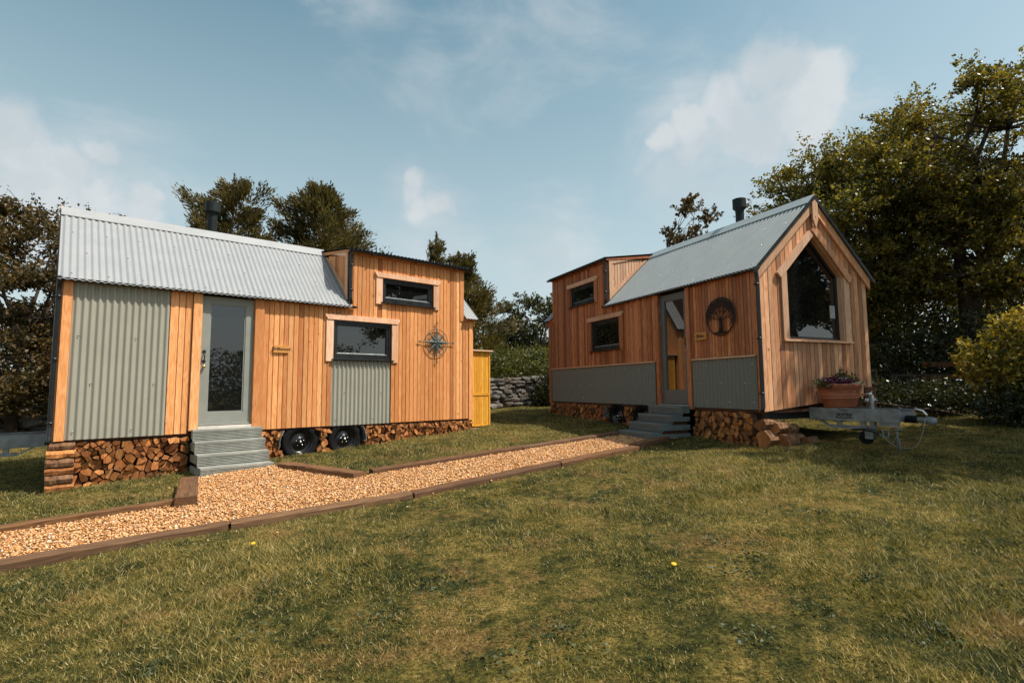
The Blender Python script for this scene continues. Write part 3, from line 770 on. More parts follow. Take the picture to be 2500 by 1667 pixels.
    B('flashing_strip', MB().prism([(-.03, HE + SL * -.03 + .028), (-.03, HE + SL * -.03 + .045), (1.10, HE + SL * 1.10 + .045), (1.10, HE + SL * 1.10 + .028)], 'x', UD - .030, UD - .004), 'black_metal', ck)
    # --- gable end (u = 0)
    gm = wd if A else 'cedar_gable'
    zb0, zb1 = (-.01, .0) if A else (-.012, .205)       # cladding foot, front and rear corner
    foot = lambda v: zb0 + (zb1 - zb0) * v / W
    top = lambda v: HE + SL * min(v, W - v) - .005
    gw = dict(v0=.56, v1=1.80, z0=1.03, zs=2.065, ap=1.175, za=2.665)
    wtop = lambda v: gw['zs'] + (gw['za'] - gw['zs']) * ((v - gw['v0']) / (gw['ap'] - gw['v0']) if v < gw['ap'] else (gw['v1'] - v) / (gw['v1'] - gw['ap']))
    gwall = B('gable_wall', MB().prism([(.03, foot(.03) + .01), (.03, top(.03) - .05), (gw['v0'], top(gw['v0']) - .05), (gw['v0'], foot(gw['v0']) + .01)], 'x', .024, .10)
              .prism([(gw['v1'], foot(gw['v1']) + .01), (gw['v1'], top(gw['v1']) - .05), (W - .02, top(W - .02) - .05), (W - .02, foot(W - .02) + .01)], 'x', .024, .10)
              .prism([(gw['v0'], foot(gw['v0']) + .01), (gw['v0'], gw['z0']), (gw['v1'], gw['z0']), (gw['v1'], foot(gw['v1']) + .01)], 'x', .0242, .10)
              .prism([(gw['v0'], gw['zs']), (gw['v0'], top(gw['v0']) - .05), (W / 2, top(W / 2) - .05), (gw['ap'], gw['za'])], 'x', .0244, .10)
              .prism([(gw['ap'], gw['za']), (W / 2, top(W / 2) - .05), (gw['v1'], top(gw['v1']) - .05), (gw['v1'], gw['zs'])], 'x', .0246, .10), 'dark_wall')
    def gboard(v0, v1, lo, hi):
        pr = rnd.uniform(-.003, .003)
        B('board', MB().prism([(v0, lo(v0)), (v1, lo(v1)), (v1, hi(v1)), (v0, hi(v0))], 'x', pr, .022), gm, gwall)
    for (a, b, cut) in ((.006, gw['v0'], False), (gw['v0'], gw['ap'], True), (gw['ap'], gw['v1'], True), (gw['v1'], W - .03, False)):
        n = max(1, round((b - a) / .091)); vv_ = np.linspace(a, b, n + 1)
        for i in range(n):
            p, q = vv_[i] + .005, vv_[i + 1] - .005
            if not cut: gboard(p, q, foot, top)
            else:
                gboard(p, q, foot, lambda v: gw['z0'] - .002); gboard(p, q, lambda v: wtop(v) + .002, top)
    # barge boards, finial
    bwid = .125
    for s_ in (0, 1):
        pf = lambda v: (v if s_ == 0 else W - v)
        pts = [(-.03, HE - SL * .03 - .02), (W / 2, HR - .02), (W / 2, HR - .02 - bwid * 1.37), (-.03, HE - SL * .03 - .02 - bwid * 1.37)]
        B('barge_board', MB().prism([(pf(a), b) for a, b in pts], 'x', -.034 - .003 * s_, -.006), pale if s_ == 0 else gm, gwall)
    c0 = W / 2
    B('finial', MB().prism([(c0, HR + .06), (c0 + .058, HR - .02), (c0 + .058, HR - .34), (c0, HR - .48), (c0 - .058, HR - .34), (c0 - .058, HR - .02)], 'x', -.064, -.038), pale, gwall)
    # picture window
    def ring(d0, d1, z_extra0=0, z_extra1=0):
        pass
    def pent(d):
        kx = d * 0.43
        return [(gw['v0'] + d, gw['z0'] + d), (gw['v1'] - d, gw['z0'] + d), (gw['v1'] - d, gw['zs'] - kx), (gw['ap'], gw['za'] - d * 1.42), (gw['v0'] + d, gw['zs'] - kx)]
    win = None
    m2 = MB(); po, pi_ = pent(.006), pent(.060); n5 = 5
    for i in range(5):
        j = (i + 1) % 5
        m2.prism([po[i], po[j], pi_[j], pi_[i]], 'x', .070, .110)
    win = B('window', m2, 'black_pvc')
    B('pane', MB().prism(pent(.05), 'x', .088, .098), 'glass', win)
    po, pi_ = pent(.0005), pent(.018)
    for i in range(5):
        j = (i + 1) % 5; B('reveal', MB().prism([po[i], po[j], pi_[j], pi_[i]], 'x', -.004, .069), gm if i != 1 else 'cedar_pale', win)
    B('sill', MB().box(-.052, -.004, gw['v0'] - .125, gw['v1'] + .14, gw['z0'] - .028, gw['z0'] - .002), pale, win)
    B('trim', MB().box(-.028, -.005, gw['v0'] - .118, gw['v0'] - .006, gw['z0'] - .001, gw['zs'] - .02), pale, win)
    B('trim', MB().box(-.028, -.005, gw['v1'] + .006, gw['v1'] + .118, gw['z0'] - .001, gw['zs'] - .02), gm if A else pale, win)
    sw = (gw['za'] - gw['zs']) / (gw['ap'] - gw['v0'])
    a0, a1 = gw['v0'] - .14, gw['ap'] - .03
    zz = lambda v: gw['zs'] + sw * (v - gw['v0'])
    B('lintel', MB().prism([(a0, zz(a0)), (a1, zz(a1)), (a1 - .075, zz(a1) + .075), (a0 - .075, zz(a0) + .075)], 'x', -.046, -.005), pale, win)
    sw2 = (gw['za'] - gw['zs']) / (gw['v1'] - gw['ap']); zr = lambda v: gw['zs'] + sw2 * (gw['v1'] - v)
    a0, a1 = gw['v1'] + .11, gw['ap'] - .06
    B('lintel', MB().prism([(a0, zr(a0)), (a1, zr(a1)), (a1 + .075, zr(a1) + .075), (a0 + .075, zr(a0) + .075)], 'x', -.052, -.005), gm, win)
    if not A: B('notice', MB().box(.080, .084, 1.60, 1.715, 1.40, 1.60), 'paper', win)
    # --- far gable end and rear wall
    mf = MB(); n = 14
    fe = B('end_wall', MB().prism([(.0, -.01), (.0, HE - .03), (W / 2, HR - .05), (W, HE - .03), (W, -.01)], 'x', L - .035, L - .003), wd)
    B('rear_wall', MB().box(.02, L - .04, W - .02, W, .0 if A else .22, HE - .04), wd)
    for s_ in (0, 1):
        pf = lambda v: (v if s_ == 0 else W - v)
        B('barge_board', MB().prism([(pf(a), b) for a, b in [(-.03, HE - SL * .03 - .02), (W / 2, HR - .02), (W / 2, HR - .19), (-.03, HE - SL * .03 - .19)]], 'x', L + .0, L + .03 + .003 * s_), wd, fe)
    # --- flue
    fu = 1.95 if A else 1.66; fv = 1.50; m2 = MB(); zt_ = 3.88 if A else 3.82
    m2.lathe([(.075, HE + SL * (W - fv) - .1), (.075, zt_ - .20)], (fu, fv, 0), seg=24)
    flu = B('flue', m2, 'flue_metal')
    m2 = MB(); m2.lathe([(.076, zt_ - .215), (.119, zt_ - .17)], (fu, fv, 0), seg=28); m2.lathe([(.120, zt_ - .17), (.120, zt_)], (fu, fv, 0), seg=28); m2.lathe([(.120, zt_), (.113, zt_), (.112, zt_ - .02), (.0, zt_ - .022)], (fu, fv, 0), seg=28)
    B('cowl', m2, 'flue_metal', flu)
    m2 = MB(); m2.lathe([(.079, zt_ - .245), (.079, zt_ - .235)], (fu, fv, 0), seg=24); B('collar', m2, 'flue_metal', flu)
    # --- trailer under the floor
    ch = MB()
    for v in (.10, W - .16): ch.box(.05, L - .05, v, v + .06, -.16, -.032)
    for u in np.arange(.1, L, 1.05): ch.box(u, u + .05, .161, W - .161, -.13, -.04)
    tr = B('trailer_chassis', ch, 'black_metal')
    # axles, wheels
    wz = -.235; wr = .295 if A else .29
    for wu in ((3.055, 3.805) if A else (2.80, 3.62)):
        for side in (0, 1):
            vo = .03 if side == 0 else W - .03; sgn = 1 if side == 0 else -1
            w_ = MB(); w_.lathe([(wr * .66, .0), (wr * .72, -.012), (wr * .90, -.018), (wr * .985, 0.0), (wr, .03), (wr, .15), (wr * .985, .18), (wr * .88, .195), (wr * .66, .185)], (wu, vo, wz), (0, sgn, 0), 40)
            tyre = B('wheel', w_, 'rubber')
            rm = MB(); rm.lathe([(wr * .67, .005), (wr * .64, .002), (wr * .60, .02), (wr * .57, .07), (wr * .40, .065), (wr * .33, .045), (wr * .13, .045), (wr * .12, .018), (wr * .06, .012), (0, .012)], (wu, vo, wz), (0, sgn, 0), 32)
            B('rim', rm, 'rim_black', tyre)
            for q in range(5):
                a = q * 2 * math.pi / 5 + .3
                B('wheel_nut', MB().lathe([(0, -.012), (.009, -.010), (.012, 0), (.012, .014)], (wu + .062 * math.cos(a), vo + sgn * .040, wz + .062 * math.sin(a)), (0, sgn, 0), 6), 'chrome', tyre)
            B('hub_cap', MB().lathe([(0, -.016), (.018, -.012), (.022, 0), (.022, .02)], (wu, vo + sgn * .012, wz), (0, sgn, 0), 12), 'chrome', tyre)
        B('axle', MB().tube([(wu, .2, wz), (wu, W - .2, wz)], .03, 8), 'galvanised_dark', tr)
    # curved mudguards of bare steel beside the wheels
    us_ = (3.055, 3.805) if A else (2.80, 3.62)
    for wu, rng_ in ((us_[0], (math.pi * .805, math.pi * 1.04)), (us_[1], (-math.pi * .04, math.pi * .195))):
        g_ = MB(); aa = np.linspace(*rng_, 12); ro, ri = wr + .062, wr + .050
        pr = [(wu + ro * math.cos(a), wz + ro * math.sin(a)) for a in aa] + [(wu + ri * math.cos(a), wz + ri * math.sin(a)) for a in aa[::-1]]
        for i in range(len(aa) - 1):
            p0, p1 = pr[i], pr[i + 1]; q0, q1 = pr[len(pr) - 1 - i], pr[len(pr) - 2 - i]
            g_.prism([p0, p1, q1, q0], 'y', -.050, .20)
        B('mudguard', g_, 'galvanised', tr)
    return root, B, S, k

rootA, BA, SA, kA = make_cabin('A')
setprops(rootA, 'orange larch cabin on wheels at left, pale corrugated roof, compass on its wall', 'cabin', 'tiny cabins on trailers')
rootB, BB, SB, kB = make_cabin('B')
setprops(rootB, 'shaded red-brown cabin on wheels at right with pointed picture window in its gable', 'cabin', 'tiny cabins on trailers')

# ------------------------------------------------------------------ drawbars
def drawbar(B, F, A):
    zt_, zb_ = .040, -.130
    m = 'galvanised' if not A else 'galvanised_dark'
    def beam(nm, p, q, zt, zb, th, mat=m):
        p = Vector((p[0], p[1], 0)); q = Vector((q[0], q[1], 0)); d = (q - p).normalized(); n = Vector((-d.y, d.x, 0)) * th / 2
        mb = MB(); c = [p - n, q - n, q + n, p + n]
        mb.add([(v.x, v.y, zb) for v in c] + [(v.x, v.y, zt) for v in c], [(0, 3, 2, 1), (4, 5, 6, 7), (0, 1, 5, 4), (1, 2, 6, 5), (2, 3, 7, 6), (3, 0, 4, 7)])
        return B(nm, mb, mat)
    n1 = beam('drawbar_beam', (-.055, .86), (-1.185, 1.02), zt_, zb_, .055)
    f1 = beam('drawbar_beam', (-.055, 1.54), (-1.145, 1.38), zt_, zb_, .055)
    beam('drawbar_brace', (-.34, .905), (-.80, .968), -.190, -.235, .035)
    beam('drawbar_brace', (-.42, .914), (-.48, .922), -.131, -.189, .035)
    beam('drawbar_brace', (-.72, .957), (-.78, .966), -.131, -.189, .035)
    mb = MB(); mb.add([(-.16, .862, -.131), (-.20, .868, -.131), (-.38, .893, -.235), (-.34, .887, -.235), (-.16, .897, -.131), (-.20, .903, -.131), (-.38, .928, -.235), (-.34, .922, -.235)],
                      [(0, 1, 2, 3), (7, 6, 5, 4), (0, 4, 5, 1), (1, 5, 6, 2), (2, 6, 7, 3), (3, 7, 4, 0)]); B('drawbar_brace', mb, m)
    beam('drawbar_plate', (-.95, .992), (-1.17, 1.021), -.132, -.182, .045)
    mb = MB(); mb.box(-1.16, -1.06, 1.045, 1.355, -.10, .0); B('cross_plate', mb, 'galvanised_dark')
    # coupling: rubber bellows, cast head, handle
    mb = MB(); pr = []
    for i in range(13): pr.append((.050 if i % 2 else .040, i * .014))
    mb.lathe(pr, (-1.13, 1.2, -.085), (-1, 0, 0), 16); cpl = B('coupling', mb, 'rubber')
    mb = MB(); mb.lathe([(.034, 0), (.036, .05), (.040, .09), (.050, .12), (.052, .17), (.044, .20), (.020, .215), (0, .217)], (-1.295, 1.2, -.088), (-1, 0, -.06), 16, sy=.8); B('coupling_head', mb, 'galvanised', cpl)
    mb = MB(); mb.tube([(-1.40, 1.2, -.05), (-1.39, 1.2, -.01), (-1.36, 1.2, .025), (-1.28, 1.2, .045), (-1.24, 1.2, .047)], [.014, .015, .014, .013, .011], 8); B('coupling_handle', mb, 'chrome', cpl)
    # jockey wheel with clamp and crank
    ju, jv = -.86, 1.00
    mb = MB(); mb.tube([(ju, jv - .0, -.36), (ju, jv, .22)], .025, 14); jk = B('jockey_wheel', mb, 'galvanised')
    mb = MB(); mb.tube([(ju, jv, .22), (ju, jv, .245)], .012, 8); mb.tube([(ju, jv, .245), (ju + .13, jv - .01, .225)], .007, 8); B('crank', mb, 'chrome', jk)
    mb = MB(); mb.lathe([(.04, -.025), (.085, -.027), (.092, 0), (.085, .027), (.04, .025)], (ju + .10, jv, -.345), (.35, 1, 0), 20); mb.lathe([(0, -.012), (.05, -.012), (.05, .012), (0, .012)], (ju + .10, jv, -.345), (.35, 1, 0), 12); B('castor', mb, 'rubber', jk)
    mb = MB(); mb.box(ju - .005, ju + .10, jv - .035, jv - .03, -.36, -.22); mb.box(ju - .005, ju + .10, jv + .03, jv + .035, -.36, -.22); B('castor_fork', mb, 'galvanised_dark', jk)
    mb = MB(); mb.box(ju - .030, ju + .030, jv - .034, jv + .034, -.215, -.131); B('clamp', mb, 'galvanised', jk)
    # hand-brake lever tube
    mb = MB(); mb.tube([(-.62, .93, -.245), (-.78, .95, -.235), (-.88, .965, -.25), (-.94, .97, -.29)], [.012, .02, .02, .014], 8); B('brake_lever', mb, 'black_metal')
    mb = MB(); mb.tube([(-.98, .99, -.21), (-.985, .985, -.27), (-1.0, .98, -.33), (-1.04, .985, -.335), (-1.06, .99, -.29), (-1.05, .995, -.22)], .010, 8); B('pin_loop', mb, 'galvanised_dark')
    return n1
nbA = drawbar(BA, FA, True)
nbB = drawbar(BB, FB, False)
# writing on the near beam of the right cabin
def on_beam(s, size, t_along, dz, bold=0.0, name='lettering'):
    me = text_mesh(s, size, .0006, 0, bold); me.materials.append(MATS['ink'])
    p = Vector((-.055, .86, 0)); q = Vector((-1.185, 1.02, 0)); d = (q - p).normalized()
    nrm = Vector((-d.y, d.x, 0))     # points to smaller v after orientation check
    if nrm.y > 0: nrm = -nrm
    c = p + (q - p) * t_along + nrm * .0288 + Vector((0, 0, dz))
    X_ = Vector((d.x, -d.y, 0)); N_ = Vector((nrm.x, -nrm.y, 0)); Z_ = Vector((0, 0, 1))
    if X_.cross(Z_).dot(N_) < 0: X_ = -X_
    Mx = Matrix(((X_.x, 0, N_.x, c.x), (X_.y, 0, N_.y, -c.y), (0, 1, 0, c.z), (0, 0, 0, 1)))
    o = link(name, me, nbB)
    pm = Matrix.Translation(nbB.location)
    o.matrix_parent_inverse = Matrix.Identity(4)
    o.matrix_basis = pm.inverted() @ Mx
    return o
on_beam('jayray', .088, .42, -.042, .0018)
on_beam('Supplied by:', .027, .42, .012)
mb = MB(); mb.box(-.11, .11, -.006, .006, 0, .0006); 
o_ = on_beam('-', .01, .42, -.092); 
me = bpy.data.meshes.new('rule'); me.from_pydata([(-.115, -.006, 0), (.115, -.006, 0), (.115, .006, 0), (-.115, .006, 0)], [], [(0, 1, 2, 3)]); me.materials.append(MATS['ink']); o_.data = me
# brake cable in a loop, brake rod
mb = MB(); pts = []
for a in np.linspace(0, 1, 22):
    x = -.93 - .50 * a; s_ = math.sin(math.pi * min(1, a * .98)); pts.append((x + .10 * math.sin(a * 3.1) * (-1 if a > .5 else -.2), 1.0 + .1 * a, -.28 + .22 * a ** 3 - .19 * s_))
mb.tube(pts, .0035, 6); BB('breakaway_cable', mb, 'cable_grey')
mb = MB(); mb.tube([(-.05, .93, -.205), (-.85, .97, -.262)], .004, 6); BB('brake_rod', mb, 'galvanised')

# ------------------------------------------------------------------ wall plaques and ornaments
def on_front(F, root, u, z, v):   # world placement of something flat on the front wall
    return None
def put_text(parent_obj, s, size, F, u, v, z, mat='ink', bold=.0, shear=0.0, name='lettering', flat=True):
    me = text_mesh(s, size, .0005, shear, bold); me.materials.append(MATS[mat])
    o = link(name, me)
    # text x runs to the viewer's right: +u on the left cabin, -u on the mirrored one
    X_ = F.d if not F.flip else -F.d; N_ = -F.n
    c = F.w(u, v, z)
    o.matrix_world = Matrix(((X_[0], 0, N_[0], c[0]), (X_[1], 0, N_[1], c[1]), (0, 1, 0, c[2]), (0, 0, 0, 1)))
    if parent_obj:
        bpy.context.view_layer.update(); mw = o.matrix_world.copy(); o.parent = parent_obj; o.matrix_parent_inverse = parent_obj.matrix_world.inverted(); o.matrix_world = mw
    return o
def plaque(F, u0, u1, z0, z1, s, size, label):
    c = F.w((u0 + u1) / 2, -.016, (z0 + z1) / 2); mb = MB(); a, b = (u1 - u0) / 2, (z1 - z0) / 2; e = .004
    mb.prism([(-a, -b + e), (-a, b - e), (-a + e, b), (a - e, b), (a, b - e), (a, -b + e), (a - e, -b), (-a + e, -b)], 'y', -.012, .012)
    o = build('name_plaque', mb, 'plaque', None, loc=tuple(c), rot=(0, 0, F.yaw)); setprops(o, label, 'sign')
    bpy.context.view_layer.update()
    um = (u0 + u1) / 2
    put_text(o, s, size, F, um, -.0288, (z0 + z1) / 2, bold=.0022)
    for uu_ in (u0 + .018, u1 - .018):
        d = F.w(uu_, -.0285, (z0 + z1) / 2); sc = build('screw_head', MB().lathe([(0, .001), (.0045, .001), (.0045, -.001)], (0, 0, 0), tuple(-F.n), 8), 'ink', None, loc=tuple(d))
        bpy.context.view_layer.update(); mw = sc.matrix_world.copy(); sc.parent = o; sc.matrix_parent_inverse = o.matrix_world.inverted(); sc.matrix_world = mw
plaque(FA, 2.575, 2.805, 1.195, 1.310, 'Driftwood', .066, 'small wooden name plaque reading Driftwood beside the left cabin door')
plaque(FB, 1.030, 1.300, 1.105, 1.230, 'Siren', .080, 'small wooden name plaque below and left of the tree-of-life disc')

def ornament(F, u, z, name, label, cat):
    # local x to the right of the viewer, local y up, local z out of the wall
    X_ = F.d if not F.flip else -F.d; N_ = -F.n; c = F.w(u, -.004, z)
    o = bpy.data.objects.new(name, None); C.objects.link(o); o.empty_display_size = .1
    o.matrix_world = Matrix(((X_[0], 0, N_[0], c[0]), (X_[1], 0, N_[1], c[1]), (0, 1, 0, c[2]), (0, 0, 0, 1)))
    return setprops(o, label, cat)
cr = ornament(FA, 5.605, 1.505, 'compass_rose', 'verdigris metal compass rose mounted on the left cabin wall', 'ornament')
def star_point(ang, ln, wd_, h=.030):
    mb = MB(); d = Vector((math.sin(ang), math.cos(ang), 0)); n = Vector((d.y, -d.x, 0)); c = Vector((0, 0, .035))
    tip = d * ln + c; l_ = d * ln * .22 + n * wd_ + c; r_ = d * ln * .22 - n * wd_ + c; o_ = Vector((0, 0, .035)); pk = Vector((0, 0, .035 + h)); pm = d * ln * .22 + c + Vector((0, 0, h * .8))
    mb.add([o_, l_, tip, r_, pk, pm], [(0, 1, 2, 3), (4, 1, 5), (4, 5, 3), (1, 2, 5), (5, 2, 3), (0, 4, 1), (0, 3, 4)][:5] + [(0, 4, 1)[::-1], (0, 3, 4)[::-1]])
    return build('star_point', mb, 'verdigris', cr, loc=(0, 0, 0), recalc=False)
for q in range(4):
    star_point(q * math.pi / 2, .31 if q % 2 == 0 else .33, .040); star_point(q * math.pi / 2 + math.pi / 4, .265, .034, .024)
for R_, tr_ in ((.258, .0065), (.165, .005)):
    mb = MB(); aa = np.linspace(0, 2 * math.pi, 49); mb.tube([(R_ * math.cos(a), R_ * math.sin(a), .030) for a in aa], tr_, 6, cap=False); build('ring', mb, 'verdigris', cr, loc=(0, 0, 0))
for q, s_ in enumerate('NESW'):
    a = q * math.pi / 2; d = Vector((math.sin(a), math.cos(a), 0)); n = Vector((d.y, -d.x, 0)); b0 = d * .33; mb = MB()
    p0, p1, p2, p3 = d * .31 + n * .006, d * .40 + n * .006, d * .40 - n * .006, d * .31 - n * .006
    for P4 in ([p0, p1, p2, p3], [d * .36 + n * .022, d * .43, d * .36 - n * .022, d * .375]):
        mb.add([(v.x, v.y, .028) for v in P4] + [(v.x, v.y, .036) for v in P4], [(0, 3, 2, 1), (4, 5, 6, 7), (0, 1, 5, 4), (1, 2, 6, 5), (2, 3, 7, 6), (3, 0, 4, 7)])
    build('pointer', mb, 'verdigris', cr, loc=(0, 0, 0))
for q in range(16):
    a = q * math.pi / 8 + .2; mb = MB(); mb.lathe([(0, .004), (.008, .003), (.009, 0)], (.21 * math.cos(a), .21 * math.sin(a), .03), (0, 0, 1), 6); build('stud', mb, 'verdigris', cr, loc=(0, 0, 0))

tl = ornament(FB, .715, 1.432, 'tree_of_life_disc', 'round black cut-metal tree of life disc on the right cabin wall', 'ornament')
mb = MB(); aa = np.linspace(0, 2 * math.pi, 65); mb.tube([(.292 * math.cos(a), .292 * math.sin(a), .03) for a in aa], .0105, 6, cap=False); build('ring', mb, 'rust_iron', tl, loc=(0, 0, 0))
tr2 = random.Random(5)
mb = MB(); lv = MB()
def flatbar(p, q, r0, r1): 
    mb.tube([(p[0], p[1], .03), ((p[0] + q[0]) / 2 + tr2.uniform(-.006, .006), (p[1] + q[1]) / 2, .03), (q[0], q[1], .03)], [r0, (r0 + r1) / 2, r1], 6)
def tw(p, a, ln, r, dep):
    q = (p[0] + math.sin(a) * ln, p[1] + math.cos(a) * ln)
    if math.hypot(*q) > .272: 
        f_ = .272 / math.hypot(*q); q = (q[0] * f_, q[1] * f_)
    flatbar(p, q, r, r * .68)
    if dep >= 2:
        for _ in range(4):
            la = tr2.uniform(0, 6.28); lp = (q[0] + tr2.uniform(-.04, .04), q[1] + tr2.uniform(-.04, .04))
            if math.hypot(*lp) < .27:
                s_ = tr2.uniform(.007, .011); d = (math.sin(la), math.cos(la)); n_ = (d[1], -d[0])
                pts = [(lp[0] - d[0] * s_, lp[1] - d[1] * s_), (lp[0] + n_[0] * s_ * .6, lp[1] + n_[1] * s_ * .6), (lp[0] + d[0] * s_, lp[1] + d[1] * s_), (lp[0] - n_[0] * s_ * .6, lp[1] - n_[1] * s_ * .6)]
                lv.prism(pts, 'z', .027, .033)
    if dep < 5:
        for da in ((-.55, .1, .6) if dep < 3 else (-.5, .5)):
            tw(q, a + da + tr2.uniform(-.18, .18), ln * tr2.uniform(.62, .82), r * .66, dep + 1)
flatbar((0, -.26), (0, -.06), .030, .024)
for a, l_ in ((-1.15, .15), (-.55, .17), (0, .16), (.55, .17), (1.15, .15)): tw((0, -.07), a, l_ * .8, .010, 1)
for a in (-1.9, -1.6, 1.6, 1.9): flatbar((0, -.235), (math.sin(a) * .16, -.255 + math.cos(a) * .03), .016, .007)
build('tree_silhouette', mb, 'rust_iron', tl, loc=(0, 0, 0)); build('leaves', lv, 'rust_iron', tl, loc=(0, 0, 0))

# ------------------------------------------------------------------ steps
def steps(F, u0, u1, nose, tops, mat, label):
    p = F.w((u0 + u1) / 2, -.4); g = gzf(p[0], p[1])
    root = empty('wooden_steps', (p[0], p[1], g), F.yaw); setprops(root, label, 'steps')
    k_ = -1 if F.flip else 1
    um = (u0 + u1) / 2; dz = F.o[2] - g
    def Q(name, mb, parent=root):
        o = build(name, mb, mat, None, flip=F.flip); off_ = Vector((-um, k_ * .4, dz))
        o.location = Vector(o.location) + off_
        o.parent = parent
        if parent is not root: o.location = Vector(o.location) - Vector(parent.location)
        return o
    for i, (v, z) in enumerate(zip(nose, tops)):
        b = tops[i + 1] + .006 if i < 3 else F.wg(um, v) - .06
        back = nose[i - 1] + .02 if i else -.042
        tb = MB(); th = .026        # tread of grooved decking: two boards
        n = max(1, round((back - v) / .11)); vv = np.linspace(v, back, n + 1)
        for j in range(n): tb.box(u0, u1, vv[j] + (.002 if j else 0), vv[j + 1] - .002, z - th, z)
        tr_ = Q('tread', tb)
        rb = MB(); ht = z - th - b; nr = 6      # ridged riser
        prof = [(v + .034, z - th - .001)]
        for j in range(nr):
            za = z - th - .001 - ht * j / nr; zb_ = z - th - .001 - ht * (j + 1) / nr
            prof += [(v + .003, za - .0015), (v + .003, zb_ + .009), (v + .016, zb_ + .008), (v + .016, zb_ + .0005)]
        prof += [(v + .034, b)]
        rb.prism(prof, 'x', u0 + .001, u1 - .001); Q('riser', rb)
        for uu_ in (u0, u1 - .026):
            Q('side_board', MB().box(uu_ + .0015, uu_ + .0245, v + .036, -.05, b + .022 if i < 3 else b, z - th - .001))
    ca = MB()
    for i, v in enumerate(nose):
        pass
    ca.box(u0 + .05, u1 - .05, nose[3] + .06, -.06, F.wg(um, -.3) - .08, tops[3] - .03); ca.box(u0 + .05, u1 - .05, nose[2] + .06, -.06, tops[3] - .03, tops[2] - .03); ca.box(u0 + .05, u1 - .05, nose[1] + .06, -.06, tops[2] - .03, tops[1] - .03)
    cc = Q('carcass', ca); cc.data.materials[0] = MATS['dark_wall']
    return root
steps(FA, 1.485, 2.405, (-.17, -.335, -.535, -.755), (.055, -.100, -.262, -.415), 'step_paint', 'four sage-painted grooved decking steps in sunlight at the left cabin door')
steps(FB, 1.440, 2.310, (-.22, -.44, -.645, -.860), (.030, -.112, -.243, -.383), 'step_paint_dark', 'four dark painted decking steps in shade at the right cabin door')

